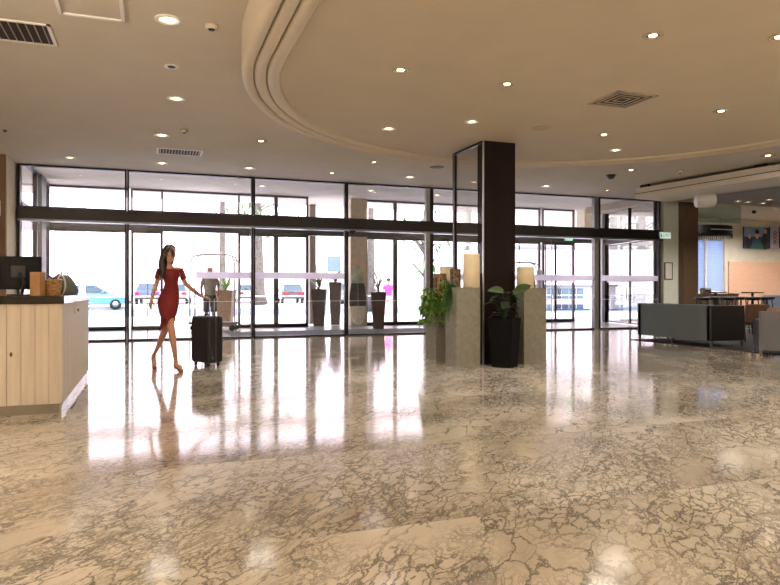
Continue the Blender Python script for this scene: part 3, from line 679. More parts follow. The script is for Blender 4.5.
# two metal brackets under the side top
for k, y in enumerate((1.05, 1.75)):
    pass
t = thing('wall_socket', 'small white double fitting on the counter side under its top', 'fitting', K+Vector((.0, 1.15, .93)))
b = nb(); box(b, .0, .018, -.1, .1, -.03, .03); obj('plate', b, M_white, t, bevel=.004)
b = nb(); box(b, .018, .03, -.07, -.03, -.015, .015); obj('socket', b, M_frame2, t); obj('socket', box(nb(), .018, .03, .03, .07, -.015, .015), M_frame2, t)

# ================================================================== people
def bake(o):
    dg = bpy.context.evaluated_depsgraph_get(); dg.update(); me = bpy.data.meshes.new_from_object(o.evaluated_get(dg)); return me
def skinmesh(verts, edges, radii, sub=2):
    """closed rounded volumes along every bone; finish_body fuses them into one continuous surface"""
    b = nb(); rr = [r if isinstance(r, tuple) else (r, r) for r in radii]
    spine = [0]
    for a, c in edges:
        if a == spine[-1] and c == a+1 and radii[c][0] != radii[c][1] or (a == spine[-1] and c == a+1 and len(spine) < 9 and a < 6): spine.append(c)
    sp = spine; rings = []
    for k in range(len(sp)-1):
        for q in range(4):
            t_ = q/4; i0, i1, i2, i3 = sp[max(k-1,0)], sp[k], sp[k+1], sp[min(k+2,len(sp)-1)]
            cr = lambda p0,p1,p2,p3: .5*((2*p1)+(-p0+p2)*t_+(2*p0-5*p1+4*p2-p3)*t_*t_+(-p0+3*p1-3*p2+p3)*t_**3)
            c = cr(verts[i0],verts[i1],verts[i2],verts[i3]); rx = cr(rr[i0][0],rr[i1][0],rr[i2][0],rr[i3][0]); ry = cr(rr[i0][1],rr[i1][1],rr[i2][1],rr[i3][1])
            rings.append(ell(c.x, c.y, rx, ry, c.z, 24))
    c = verts[sp[-1]]; rings.append(ell(c.x, c.y, rr[sp[-1]][0], rr[sp[-1]][1], c.z, 24)); loft(b, rings)
    c = verts[0]; ball(b, c, rr[0][0], rr[0][1], rr[0][1]*.95, 20, 12)
    used = set(zip(sp, sp[1:])); kids = {}
    for a, c in edges:
        if (a, c) not in used: kids.setdefault(a, []).append(c)
    for root in list(kids):
        if root not in sp: continue
        for k in kids[root]:
            path = [k]
            while path[-1] in kids: path.append(kids[path[-1]][0])
            link = [verts[root]*.75+verts[k]*.25]+[verts[p] for p in path]; rad = [min(rr[k][0], min(rr[root]))*.9]+[rr[p][0] for p in path]
            chain(b, link, rad, 14)
            for p in path: ball(b, verts[p], rr[p][0], rr[p][0], rr[p][0], 14, 8)
    me = bpy.data.meshes.new('sk'); b.to_mesh(me); b.free(); return me
def chain(bm, pts, rs, n=12):       # smooth tapered limb for clothing / fingers
    P = [Vector(p) for p in pts]; out = []; R = []
    for i in range(len(P)-1):
        for k in range(4):
            t_ = k/4; p0 = P[max(i-1,0)]; p1 = P[i]; p2 = P[i+1]; p3 = P[min(i+2,len(P)-1)]
            out.append(.5*((2*p1)+(-p0+p2)*t_+(2*p0-5*p1+4*p2-p3)*t_*t_+(-p0+3*p1-3*p2+p3)*t_**3)); R.append(rs[i]*(1-t_)+rs[i+1]*t_)
    out.append(P[-1]); R.append(rs[-1]); tube(bm, out, R, n)
def hand(bm, wrist, dirv, palmn, side, s=1.0, curl=.6):
    """palm + five separate fingers. dirv: along hand, palmn: palm facing, side: +1/-1 thumb side = cross(dirv,palmn)*side"""
    d = Vector(dirv).normalized(); n = Vector(palmn).normalized(); w = d.cross(n).normalized()*side
    W = Vector(wrist)
    rings = []
    for t_, hw, th in ((-.01,.026,.019),(.02,.033,.017),(.05,.038,.015),(.085,.040,.013),(.092,.036,.009)):
        c = W+d*t_*s; rings.append([c+(w*math.cos(a)*hw+n*math.sin(a)*th)*s for a in [2*PI*i/12 for i in range(12)]])
    loft(bm, rings)
    for off, L in ((.029,.072),(.010,.080),(-.010,.075),(-.029,.058)):
        p = W+(d*.083+w*off)*s; pts = [p]; ang_ = curl*.5
        for seg in (.45,.32,.23):
            dd_ = d*math.cos(ang_)+n*math.sin(ang_); p = p+dd_*L*seg*s; pts.append(p); ang_ += curl
        tube(bm, pts, [.0095*s,.0088*s,.008*s,.0062*s], 8)
    p = W+(d*.025+w*.03)*s
    pts = [p, p+(d*.028+w*.026+n*.008)*s, p+(d*.052+w*.034+n*.02)*s, p+(d*.072+w*.030+n*.034)*s]; tube(bm, pts, [.013*s,.011*s,.010*s,.0075*s], 8)
def head(bm, c, yaw, s=1.0, tilt=0.0):
    """c = centre of head; face looks to local -Y turned by yaw"""
    M = Matrix.Translation(c) @ Matrix.Rotation(yaw, 4, 'Z') @ Matrix.Rotation(tilt, 4, 'Y') @ Matrix.Scale(s, 4)
    rings = []
    for z, rx, rf, rb in ((-.115,.018,.060,.0),(-.108,.032,.075,.015),(-.09,.046,.083,.04),(-.06,.060,.086,.065),(-.03,.068,.088,.084),(0,.074,.088,.096),(.03,.077,.089,.102),(.06,.074,.082,.098),(.085,.062,.066,.082),(.105,.040,.042,.055),(.114,.012,.014,.02)):
        ring = []
        for i in range(24):
            a = 2*PI*i/24; x = rx*math.cos(a); y = math.sin(a); y = y*(rf if y < 0 else max(rb,.005))
            ring.append(M @ Vector((x, y, z)))
        rings.append(ring)
    loft(bm, rings)
    def q(fn):
        t_ = nb(); fn(t_)
        me = bpy.data.meshes.new('t'); bmesh.ops.transform(t_, matrix=M, verts=t_.verts[:]); t_.to_mesh(me); t_.free(); bm.from_mesh(me); bpy.data.meshes.remove(me)
    q(lambda t_: tube(t_, [(0,-.084,.012),(0,-.097,-.01),(0,-.108,-.03),(0,-.094,-.038)], [.008,.010,.014,.009], 8))   # nose
    q(lambda t_: ball(t_, (0,-.086,-.058), .024, .010, .006, 12, 6)); q(lambda t_: ball(t_, (0,-.085,-.068), .020, .011, .006, 12, 6))  # lips
    q(lambda t_: ball(t_, (0,-.078,-.098), .018, .014, .014, 10, 6))
    for sx in (1, -1):
        q(lambda t_: ball(t_, (sx*.076,.008,-.01), .010, .018, .032, 10, 8)); q(lambda t_: ball(t_, (sx*.030,-.082,.022), .018, .008, .006, 10, 6))
        q(lambda t_: ball(t_, (sx*.042,-.064,-.03), .020, .018, .018, 10, 6))
    return M
def finish_body(name, parts_me, bm, m, parent, vox=.006):
    for me in parts_me: bm.from_mesh(me); bpy.data.meshes.remove(me)
    me = bpy.data.meshes.new(name); bm.to_mesh(me); bm.free(); o = bpy.data.objects.new(name, me); C.objects.link(o)
    r = o.modifiers.new('r', 'REMESH'); r.mode = 'VOXEL'; r.voxel_size = vox; r.use_smooth_shade = True
    s = o.modifiers.new('s', 'SMOOTH'); s.factor = .5; s.iterations = 5
    bpy.context.view_layer.update(); me2 = bake(o); bpy.data.objects.remove(o)
    me2.name = name; me2.materials.clear(); me2.materials.append(m)
    for p in me2.polygons: p.use_smooth = True
    o = bpy.data.objects.new(name, me2); C.objects.link(o); o.parent = parent; return o
def eyes(M, parent):
    b = nb()
    for sx in (1, -1):
        for rx, y, mi in ((.014, -.083, 0), (.0062, -.0885, 1)):
            t_ = nb(); ball(t_, (sx*.030, y, .010), rx, .006 if mi == 0 else .003, .007 if mi == 0 else .006, 10, 6, mi)
            me = bpy.data.meshes.new('t'); bmesh.ops.transform(t_, matrix=M, verts=t_.verts[:]); t_.to_mesh(me); t_.free(); b.from_mesh(me); bpy.data.meshes.remove(me)
    return obj('eyes', b, [mat('eye_white', (230,226,220), .3), mat('dark_iris', (40,26,18), .2)], parent, True)
M_skin = mat('warm_skin', (196,146,122), .5, var=.03)
M_dress = mat('wine_red_dress', (118,22,28), .75, var=.08, scale=12)
M_hair = mat('dark_brown_hair', (48,36,32), .5, var=.25, scale=10, stretch=(12,12,1))
# ---- the woman: local frame x = picture right, y = away, z = up
WZ = 9.3; wx0 = (168-390)/F*WZ; wroot = cam2w(wx0, WZ)
woman = thing('person', 'person in a fitted red dress and heels walking and pulling a black suitcase', 'person', (wroot[0], wroot[1], 0), -YAW)
def W(px, py, d=0.0):
    z = WZ+d; return Vector(((px-390)/F*z-wx0, d, CH+(HY-py)/F*z))
pel = W(168.5,301); 
V = [pel, W(170.8,290), W(171.2,283.5), W(170.4,275.5), W(170.0,270), W(169.6,265), W(169.8,260)]      # 0..6 spine neck
R = [(.115,.095), (.092,.075), (.080,.066), (.098,.078), (.085,.062), (.040,.040), (.042,.042)]
E = [(i, i+1) for i in range(6)]
def add(pts, rs, root):
    prev = root
    for p, r in zip(pts, rs):
        V.append(p); R.append(r if isinstance(r, tuple) else (r, r)); E.append((prev, len(V)-1)); prev = len(V)-1
# picture-right arm holding the suitcase
add([W(179.0,270.3,.0), W(182.6,277.5,.03), W(186.2,284.0,.08), W(194.5,291.3,.22), W(202.0,296.6,.36)], [.042,.036,.031,.029,.021], 4)
# picture-left arm
add([W(161.2,270.5,0), W(158.4,278,-.0), W(156.0,285,-.02), W(153.4,292.5,-.08), W(151.6,299,-.13)], [.042,.036,.031,.028,.020], 4)
# front leg (picture right)
add([W(171.3,305,.03), W(170.8,315,.01), W(171.0,326.5,-.03), W(172.8,339,-.03), W(174.4,350,-.01), W(176.0,361.5,-.0)], [.076,.062,.048,.050,.038,.026], 0)
# rear leg (picture left)
add([W(165.2,305,.02), W(165.6,315,.03), W(165.8,327,.05), W(162.2,337,.14), W(158.4,346,.22), W(154.6,353.5,.28)], [.076,.062,.048,.046,.034,.023], 0)
sk = skinmesh(V, E, R, 2)
b = nb()
hm = head(b, W(169.9,254.2,-.015), math.radians(28), .98)
# feet
def foot(bm, ankle, toe, heel, r=1.0):
    chain(bm, [ankle, ankle*.35+heel*.45+toe*.2, (ankle*.2+toe*.8+Vector((0,0,.012))), toe], [.026,.030,.034,.016], 10); chain(bm, [ankle, heel+Vector((0,0,.02)), ankle*.2+toe*.8], [.024,.024,.02], 8)
fa, ft, fh = W(176.0,361.5), W(181.2,370.4,-.10), W(175.0,365.2,.03)
foot(b, fa, ft+Vector((0,0,.006)), fh)
ra, rt_, rh = W(154.6,353.5,.28), W(154.6,369,.22), W(152.8,358.5,.33)
rt_.z = .028; foot(b, ra, rt_, rh)
hand(b, W(202.0,296.6,.36), (.8,.35,-.15), (0,.1,-1), 1, 1.0, .75)
hand(b, W(151.6,299,-.13), (-.12,-.25,-1), (1,-.2,0), -1, .98, .28)
body = finish_body('body', [sk], b, M_skin, woman, .0055)
eyes(hm, woman)
# dress
def dring(px0, px1, py, dep, d=0, n=28, wav=0):
    a = W(px0, py, d); c = W(px1, py, d); cx = (a.x+c.x)/2; rx = (c.x-a.x)/2
    return [Vector((cx+rx*math.cos(2*PI*i/n), d+dep*math.sin(2*PI*i/n)+wav*math.sin(3*2*PI*i/n), a.z)) for i in range(n)]
b = nb()
rings = [dring(160.8,180.3,269.2,.075), dring(160.9,180.0,272,.098,-.01), dring(162.0,179.2,276,.112,-.018), dring(163.6,178.2,280,.09,-.006), dring(164.7,177.7,284,.078), dring(163.6,178.4,288,.086,.0), dring(160.6,178.9,294,.108,.015), dring(158.0,179.0,300,.125,.02), dring(158.0,178.3,306,.125,.01), dring(159.4,176.8,312,.112,0), dring(161.6,174.8,318,.10,0)]
loft(b, rings, cap=False)
obj('dress', b, M_dress, woman, True)
b = nb()   # lower skirt, hem falling lower on the picture-left
n = 28; rings = []
for k in range(6):
    s = k/5; ring = []
    for i in range(n):
        a = 2*PI*i/n; lf = (1-math.cos(a))/2             # 1 at picture-left
        drop = s*(2.5+10.5*lf**1.2)
        cx = 168.2-1.4*s*lf*1.4; rx = 6.7+s*(.2+2.2*lf)
        p = W(cx+rx*math.cos(a), 317.8+drop, 0); p.y = .02+(.10+.015*s*math.cos(4*a))*math.sin(a)+.05*s*lf; ring.append(p)
    rings.append(ring)
loft(b, rings, cap=False); sk_ = obj('skirt_hem', b, M_dress, woman, True)
so = sk_.modifiers.new('s', 'SOLIDIFY'); so.thickness = .004
b = nb()   # off-shoulder sleeve bands
for pts in ([W(160.6,269.3), W(158.6,274), W(157.3,279)], [W(179.6,269.0), W(181.8,274.0,.02), W(183.9,279.0,.04)]): chain(b, pts, [.047,.045,.042], 14)
obj('sleeves', b, M_dress, woman, True)
# hair: cap + long mass falling over the picture-left shoulder
b = nb(); hc = W(169.3,253.2,.012)
rings = [[hc+Vector((.088*math.cos(2*PI*i/20)*q*.96, .104*math.sin(2*PI*i/20)*q+.012, zz)) for i in range(20)] for q, zz in ((.62,-.05),(.86,-.01),(.99,.03),(1.0,.06),(.88,.092),(.6,.115),(.2,.127))]
# keep face open: push the front of the lowest rings back
for ri in (0, 1, 2):
    for v in rings[ri]:
        rel = v-hc; f_ = Vector((math.sin(math.radians(28)), -math.cos(math.radians(28)), 0)); k_ = rel.dot(f_)
        if k_ > .03: v -= f_*(k_-.03)
loft(b, rings)
chain(b, [W(169.6,247.5,-.02), W(171.8,250.5,-.075), W(173.0,255.5,-.06), W(172.6,261,-.02), W(171.4,265.5,.0)], [.030,.026,.020,.020,.006], 10)
chain(b, [W(170.0,247.6,-.03), W(167.8,249.6,-.085), W(166.4,253.5,-.08), W(165.6,259,-.06)], [.030,.028,.028,.024], 10)
obj('hair', b, M_hair, woman, True)
b = nb(); chain(b, [W(167.2,250,.03), W(164.4,258,.03), W(162.6,265,-.02), W(163.2,272,-.09), W(162.6,279,-.115)], [.062,.066,.058,.042,.012], 14)
chain(b, [W(166.2,252,.05), W(162.6,259,.06), W(159.6,263,.04)], [.05,.04,.010], 10)
for i in range(8):
    q = i/7; chain(b, [W(165.8-1.0*q,252+q,-.02+.06*q), W(163.4-1.2*q,260,-.03+.07*q), W(161.2+2.6*q,270+2*q,-.09), W(161.0+3*q,277+3*q,-.115)], [.018,.018,.014,.005], 7)
obj('long_hair', b, M_hair, woman, True)
# shoes
M_shoe = mat('nude_patent_heel', (150,92,78), .25)
def heel(ankle, toe, hl, tip):
    t_ = nb(); chain(t_, [hl+Vector((0,0,.006)), hl*.5+toe*.5+Vector((0,0,-.006)), toe+Vector((0,0,-.004)), toe+(toe-hl).normalized()*.035], [.026,.026,.036,.008], 10)
    tube(t_, [hl, hl*.3+tip*.7, tip], [.016,.008,.006], 8); return obj('high_heel', t_, M_shoe, woman, True)
heel(fa, Vector((ft.x, ft.y, .022)), fh+Vector((0,0,-.005)), Vector((fh.x-.01, fh.y+.02, .002)))
heel(ra, Vector((rt_.x, rt_.y, .022)), rh, Vector((rh.x-.03, rh.y+.06, rh.z-.075)))
# ---- suitcase
sp = cam2w((207-390)/F*9.98, 9.98)
case = thing('suitcase', 'large black hard-shell suitcase on wheels pulled by the person in red', 'suitcase', (sp[0], sp[1], 0), -YAW+math.radians(-38))
sw, sdp, z0, z1 = .185, .135, .06, .755
b = nb(); box(b, -sw-.03, sw+.03, -sdp, sdp, z0, z1); o = obj('shell', b, mat('ribbed_black_shell', (22,24,28), .42, var=.2), case, bevel=.035); o.modifiers['bevel'].segments = 4
b = nb()
for i in range(9): x = -sw+.0+(2*sw)*i/8; box(b, x-.008, x+.008, -sdp-.006, -sdp+.002, z0+.06, z1-.06); box(b, x-.008, x+.008, sdp-.002, sdp+.006, z0+.06, z1-.06)
for i in range(4): y = -sdp+.04+(2*sdp-.08)*i/3; box(b, sw+.028, sw+.036, y-.008, y+.008, z0+.06, z1-.06); box(b, -sw-.036, -sw-.028, y-.008, y+.008, z0+.06, z1-.06)
obj('shell_rib', b, mat('rib_black', (30,32,36), .4), case, bevel=.003)
b = nb(); frame_rect(b, -sw-.034, sw+.034, z0-.004, z1+.004, 0, .012, .02); obj('zip_band', b, M_frame2, case)
for sx in (1, -1):
    for sy in (1, -1):
        wv_ = obj('wheel', lathe(nb(), [(.012,-.014),(.028,-.012),(.03,0),(.028,.012),(.012,.014)], 16, c=(0,0,0), mtx=Matrix.Translation((sx*.15, sy*.09, .03)) @ Matrix.Rotation(PI/2, 4, 'X')), M_black, case, True)
        obj('wheel_fork', box(nb(), sx*.15-.02, sx*.15+.02, sy*.09-.018, sy*.09+.018, .05, .07), M_frame2, case)
b = nb(); tube(b, [(-.06,.09,z1-.02),(-.06,.09,1.035)], .007, 8); tube(b, [(.06,.09,z1-.02),(.06,.09,1.035)], .007, 8); obj('telescopic_rod', b, M_steel, case, True)
b = nb(); tube(b, [(-.075,.09,1.035),(.075,.09,1.035)], .014, 8); obj('grip', b, M_black, case, True)
b = nb(); tube(b, [(-.06,0,z1-.005),(-.045,0,z1+.025),(.045,0,z1+.025),(.06,0,z1-.005)], .01, 8); obj('carry_handle', b, M_black, case, True)
# ---- simple standing figures far outside
def bystander(px, z, Hgt, label, top, bottom, shorts=False, face=1, hat=None, base=0.0, yaw=None):
    x, y = cam2w((px-390)/F*z, z)
    t = thing('person', label, 'person', (x, y, base), -YAW+(yaw or 0)); s = Hgt/1.75
    P = lambda a, b_, c: Vector((a*s, b_*s, c*s))
    V_ = [P(0,0,.95), P(0,0,1.15), P(0,0,1.36), P(0,0,1.46), P(0,-.01,1.54)]; R_ = [(.13*s,.09*s), (.125*s,.09*s), (.14*s,.09*s), (.05*s,.05*s), (.05*s,.05*s)]; E_ = [(0,1),(1,2),(2,3),(3,4)]
    def ad(pts, rs, root):
        pr = root
        for p, r in zip(pts, rs): V_.append(p); R_.append((r*s, r*s)); E_.append((pr, len(V_)-1)); pr = len(V_)-1
    arms = [[P(sx*.19,0,1.40), P(sx*.235,.01,1.13), P(sx*.20,-.14,.93)] for sx in (1,-1)]
    legs = [[P(sx*.09,0,.88), P(sx*.10,-.02*sx,.5), P(sx*.10,.05*sx,.08)] for sx in (1,-1)]
    for a in arms: ad(a, [.052,.04,.027], 2)
    for l_ in legs: ad(l_, [.088,.058,.036], 0)
    sk = skinmesh(V_, E_, R_, 2); b = nb(); hm = head(b, P(0,-.01,1.64), 0, s)
    for i, sx in enumerate((1,-1)):
        hand(b, arms[i][2], (0,-.4,-.9), (-sx,0,0), 1 if sx > 0 else -1, s, .5)
        a = legs[i][2]; chain(b, [a, a+P(0,-.05,-.035), a+P(0,-.18,-.055)], [.036*s,.036*s,.022*s], 8); chain(b, [a, a+P(0,.03,-.045), a+P(0,-.05,-.05)], [.034*s,.03*s,.026*s], 8)
    finish_body('body', [sk], b, M_skin, t, .011)
    b = nb(); loft(b, [ell(0,0,.17*s,.125*s,.86*s,20), ell(0,0,.155*s,.115*s,1.05*s,20), ell(0,0,.18*s,.12*s,1.28*s,20), ell(0,0,.17*s,.11*s,1.40*s,20), ell(0,0,.075*s,.07*s,1.475*s,20)], cap=False)
    for a in arms: chain(b, [a[0]-P(math.copysign(.03,a[0].x),0,0), a[0]*.5+a[1]*.5], [.07*s,.062*s], 12)
    obj('shirt', b, top, t, True)
    b = nb(); loft(b, [ell(0,0,.165*s,.12*s,.97*s,20), ell(0,0,.175*s,.125*s,.88*s,20), ell(0,0,.17*s,.12*s,.80*s,20)], cap=False)
    for l_ in legs: chain(b, [l_[0], l_[1]] if shorts else l_, [.105*s,.085*s] if shorts else [.105*s,.08*s,.06*s], 12)
    obj('trousers', b, bottom, t, True)
    b = nb(); ball(b, P(0,.018,1.68), .086*s, .10*s, .085*s); obj('hair', b, hat or M_hair, t, True)
    b = nb()
    for l_ in legs: ball(b, l_[2]+P(0,-.06,-.055), .045*s, .13*s, .03*s)
    obj('shoes', b, M_frame2, t, True)
    return t
bystander(210, 19.2, 1.80, 'person in a grey shirt and dark shorts standing beyond the suitcase', mat('grey_shirt', (168,166,156), .8), mat('slate_shorts', (70,82,88), .8), True, yaw=.3)
bystander(388.5, 27.5, 1.65, 'person in a bright pink top walking outside by the potted plant', mat('bright_pink_top', (255,60,170), .7), mat('sand_trousers', (206,176,160), .8), False, yaw=PI)

# ================================================================== luggage carts
def cart(px0, px1, z, label, H=1.9, seed=0):
    a = D(px0, 290, z); c = D(px1, 290, z); cx, cy = (a.x+c.x)/2, (a.y+c.y)/2; L = (c-a).length/2
    t = thing('luggage_cart', label, 'luggage cart', (cx, cy, 0), -YAW)
    b = nb(); box(b, -L, L, -.28, .28, .19, .25); obj('deck', b, mat('cart_deck_grey', (118,120,122), .6), t, bevel=.02)
    b = nb()
    for sy in (-.24, .24): tube(b, [(-L+.04, sy, .25), (-L+.04, sy, H-.25), (-L+.12, sy*.8, H-.06), (-L+.3, sy*.3, H), (L-.3, sy*.3, H), (L-.12, sy*.8, H-.06), (L-.04, sy, H-.25), (L-.04, sy, .25)], .022, 8)
    obj('cage', b, M_steel, t, True)
    for sx in (1,-1):
        for sy in (1,-1): obj('wheel', lathe(nb(), [(.02,-.02),(.08,-.02),(.09,0),(.08,.02),(.02,.02)], 18, mtx=Matrix.Translation((sx*(L-.12), sy*.2, .09)) @ Matrix.Rotation(PI/2, 4, 'X')), M_black, t, True); 
    for sx in (1,-1): obj('axle', tube(nb(), [(sx*(L-.12),-.2,.09),(sx*(L-.12),0,.2),(sx*(L-.12),.2,.09)], .015, 6), M_steel, t)
    return t
cart(191, 238, 18.6, 'steel birdcage luggage cart standing behind the suitcase', 2.15)
cart(507, 540, 19.9, 'steel birdcage luggage cart behind the right planter', 1.98)

# ================================================================== plants, pots, surfboard in the entrance
def tallpot(px, z, wpx, hpx_top, label, m, base=0.0):
    p = D(px, 290, z); h = CH+(HY-hpx_top)/F*z; r = wpx*z/F/2
    t = thing('tall_pot', label, 'pot', (p.x, p.y, base), -YAW)
    b = nb(); sq_ = lambda s, zz: [(-s,-s,zz),(s,-s,zz),(s,s,zz),(-s,s,zz)]
    loft(b, [sq_(r*.68,0), sq_(r,h), sq_(r*.88,h), sq_(r*.85,h-.08)]); obj('pot_body', b, m, t, bevel=.012)
    b = nb(); box(b, -r*.84, r*.84, -r*.84, r*.84, h-.09, h-.07); obj('soil', b, mat('potting_soil', (30,24,20), .95), t)
    t.name = 'potted_plant'; t['category'] = 'potted plant'; return (t, h-.07)
def spiky(p, n, L, label, m, seed, w=.05):
    t, hz = p; t['label'] = label; rnd = random.Random(seed); b = nb(); bs = nb(); tube(bs, [(0,0,hz-.02),(0,0,hz+L*.25)], .025, 8)
    for i in range(n):
        a = rnd.uniform(0, 2*PI); leafquad(b, (0,0,hz+L*.2*rnd.random()), Vector((math.cos(a), math.sin(a), rnd.uniform(.5,2.8))), L*rnd.uniform(.6,1.0), w, rnd.uniform(.1,.6), seg=6)
    obj('foliage', b, m, t, True); obj('stem', bs, M_bark, t)
M_pot1 = mat('grey_brown_pot', (96,84,76), .6, var=.1); M_pot2 = mat('tan_pot', (150,124,96), .7, var=.1)
M_pleaf = mat('sun_faded_leaf', (112,124,84), .5, var=.25, scale=20)
q = tallpot(319, 21.0, 14.5, 289, 'tall grey-brown pot inside the frosted band bay, left of its pair', M_pot1); spiky(q, 34, 1.0, 'tall grey-brown tapered pot with a spiky plant, further left of the pair', M_pleaf, 1)
q = tallpot(335.5, 21.9, 12.5, 282, 'tall grey-brown pot nearest the surfboard pillar', mat('darker_pot', (86,78,72), .6)); spiky(q, 24, .8, 'tall grey-brown pot with spiky plant, the one nearest the surfboard pillar', M_pleaf, 2)
q = tallpot(378.5, 19.7, 15.5, 292, 'dark tapered pot just right of the surfboard', mat('umber_pot', (84,68,62), .6, var=.1)); spiky(q, 22, 1.05, 'dark tapered pot with thin spiky plant just right of the surfboard', M_pleaf, 3, .04)
q = tallpot(225.5, 20.9, 17.5, 290, 'tan tapered pot behind the luggage cart', M_pot2); spiky(q, 44, .75, 'bushy green plant in a tan tapered pot behind the luggage cart', M_leaf2, 4, .06)
# surfboard
p = Vector((XV(358, 19.92), 19.92, .03))
t = thing('surfboard', 'pale surfboard with dark middle band leaning on the pillar', 'surfboard', p); t.rotation_euler = (math.radians(-2.5), 0, -YAW*.3)
L_, wd = 1.9, .285
def bring(tt, th=.03):
    wv_ = wd*(math.sin(PI*min(max(tt,.004),.996)**.80))**.55*(1-.12*tt)
    return [(wv_*math.cos(2*PI*i/20), th*math.sin(2*PI*i/20)*min(1,wv_/.1)-.05*(2*tt-1)**4, tt*L_) for i in range(20)]
def seg_board(name, a, c, m, n=10, th=.03):
    b = nb(); loft(b, [bring(a+(c-a)*i/n, th) for i in range(n+1)]); return obj(name, b, m, t, True)
seg_board('board_tail', 0.0, .32, mat('board_cream', (232,230,216), .3)); seg_board('board_band', .32, .70, mat('board_navy', (52,62,70), .3, var=.25, scale=6), 8, .031); seg_board('board_nose', .70, 1.0, mat('board_sage', (176,192,176), .3, var=.15, scale=5), 12)
b = nb(); box(b, -.004, .004, -.036, -.028, .03, L_-.06); obj('stringer', b, M_beige, t)
b = nb(); ball(b, (0,-.034,1.62), .05, .004, .05, 16, 6); obj('round_logo', b, mat('board_logo', (70,90,96), .4), t)

# ================================================================== lounge
M_sofa = mat('slate_grey_upholstery', (106,116,120), .85, var=.06, scale=40, bump=.1)
M_sofad = mat('shaded_sofa_side', (14,14,15), .45, var=.1)  # black puts the shade on the sofa end into its colour
def sofa(x0, y0, wx, wy, h, label, mside, cushion, faces=1):
    t = thing('sofa', label, 'sofa', (x0, y0, .012))
    h -= .012
    b = nb(); box(b, 0, .16, .03, wy-.03, .12, h); obj('backrest', b, M_sofa, t, bevel=.015)
    b = nb(); box(b, .0, wx, 0, .13, .12, h-.01); obj('armrest', b, mside, t, bevel=.015)
    b = nb(); box(b, .0, wx, wy-.13, wy, .12, h-.01); obj('armrest', b, M_sofa, t, bevel=.015)
    b = nb(); box(b, .16, wx-.01, .13, wy-.13, .12, .28); obj('base', b, M_sofa, t, bevel=.01)
    n = 2 if wy > 1.5 else 1
    for i in range(n):
        s = (wy-.27)/n; b = nb(); box(b, .17, wx-.005, .135+i*s, .13+(i+1)*s, .28, .44); obj('seat_cushion', b, cushion, t, bevel=.04)
        b = nb(); box(b, .17, .34, .135+i*s, .13+(i+1)*s, .44, h+.0); obj('back_cushion', b, cushion, t, bevel=.04)
    for (lx, ly) in ((.02,.02),(wx-.06,.02),(.02,wy-.06),(wx-.06,wy-.06),(.02,wy/2)):
        b = nb(); box(b, lx, lx+.04, ly, ly+.04, 0, .12); obj('leg', b, M_frame2, t)
    return t
sofa(10.45, 10.1, .88, 2.12, .85, 'long slate grey sofa with its back to the lobby', M_sofad, mat('charcoal_cushion', (50,52,54), .9))
# second sofa, its arm facing us
t = thing('sofa', 'grey sofa cut by the right edge with tan cushions', 'sofa', (9.83+.0, 8.46, .012)); t.rotation_euler = (0,0,math.radians(-42))
b = nb(); box(b, 0, 2.0, 0, .14, .1, .77); obj('backrest', b, mat('mid_grey_upholstery', (112,114,120), .85, var=.05, scale=40), t, bevel=.015)
b = nb(); box(b, 0, .13, .14, .85, .1, .62); obj('armrest', b, M_sofad, t, bevel=.015)
b = nb(); box(b, .13, 2.0, .14, .85, .1, .3); obj('base', b, M_sofa, t, bevel=.01)
for i in range(2):
    b = nb(); box(b, .14+.92*i, .14+.92*(i+1), .30, .86, .3, .45); obj('seat_cushion', b, M_sofa, t, bevel=.03)
    b = nb(); box(b, .14+.92*i, .14+.92*(i+1), .145, .32, .45, .83); obj('back_cushion', b, mat('tan_cushion', (150,122,104), .9), t, bevel=.05)
for lx, ly in ((0,0),(0,.8),(1.96,0),(1.96,.8)):
    b = nb(); box(b, lx, lx+.04, ly, ly+.04, 0, .1); obj('leg', b, M_frame2, t)
# brown lounge chair
def lchair(loc, rz, label, m):
    t = thing('lounge_chair', label, 'chair', loc, rz, 'timber armchairs in the lounge')
    b = nb(); box(b, -.26, .26, -.26, .26, .36, .46); obj('seat', b, m, t, bevel=.03)
    b = nb(); box(b, -.26, .26, .20, .30, .44, .86, Matrix.Rotation(-.12, 4, 'X')); obj('backrest', b, m, t, bevel=.03)
    for sx in (1,-1):
        obj('leg', tube(nb(), [(sx*.27,-.24,.62),(sx*.29,-.30,0)], [.018,.014], 8), M_wood, t, True); obj('leg', tube(nb(), [(sx*.27,.26,.60),(sx*.29,.40,0)], [.018,.014], 8), M_wood, t, True)
        obj('armrest', tube(nb(), [(sx*.28,-.30,.63),(sx*.28,.30,.61)], .02, 8), M_wood, t, True)
    return t
p = D(749, 290, 14.9); lchair((p.x, p.y, .012), math.radians(160), 'tan timber-legged armchair between the two grey sofas', mat('rust_tan_seat', (112,82,64), .8))
# cafe back wall
VC = 19.3
def XC(px): return XV(px, VC)
def ZC(px, py): return ZV(px, py, VC)
zt, zb = ZC(708, 239), ZC(708, 293)
wx0_, wx1_ = XC(692), XC(724.5)
b = nb(); box(b, 19.0, wx0_, VC, VC+.25, 0, HO); box(b, wx1_, 24, VC, VC+.25, 0, HO); box(b, wx0_, wx1_, VC, VC+.25, 0, zb); box(b, wx0_, wx1_, VC, VC+.25, zt, HO)
struct('wall_cafe', b, mat('limewashed_cafe_wall', (206,198,184), .8, var=.05, scale=2))
w = struct('window_18'); b = nb(); frame_rect(b, wx0_, wx1_, zb, zt, VC+.1, .06, .1); xm = XC(706); box(b, xm-.05, xm+.05, VC-.01, VC+.15, zb, zt); obj('window_frame', b, M_white, w)
b = nb(); box(b, wx0_+.05, wx1_-.05, VC+.095, VC+.105, zb+.05, zt-.05); obj('window_pane', b, glassmat('blue_tinted_glass', (.70,.82,.97), .5), w)
b = nb()
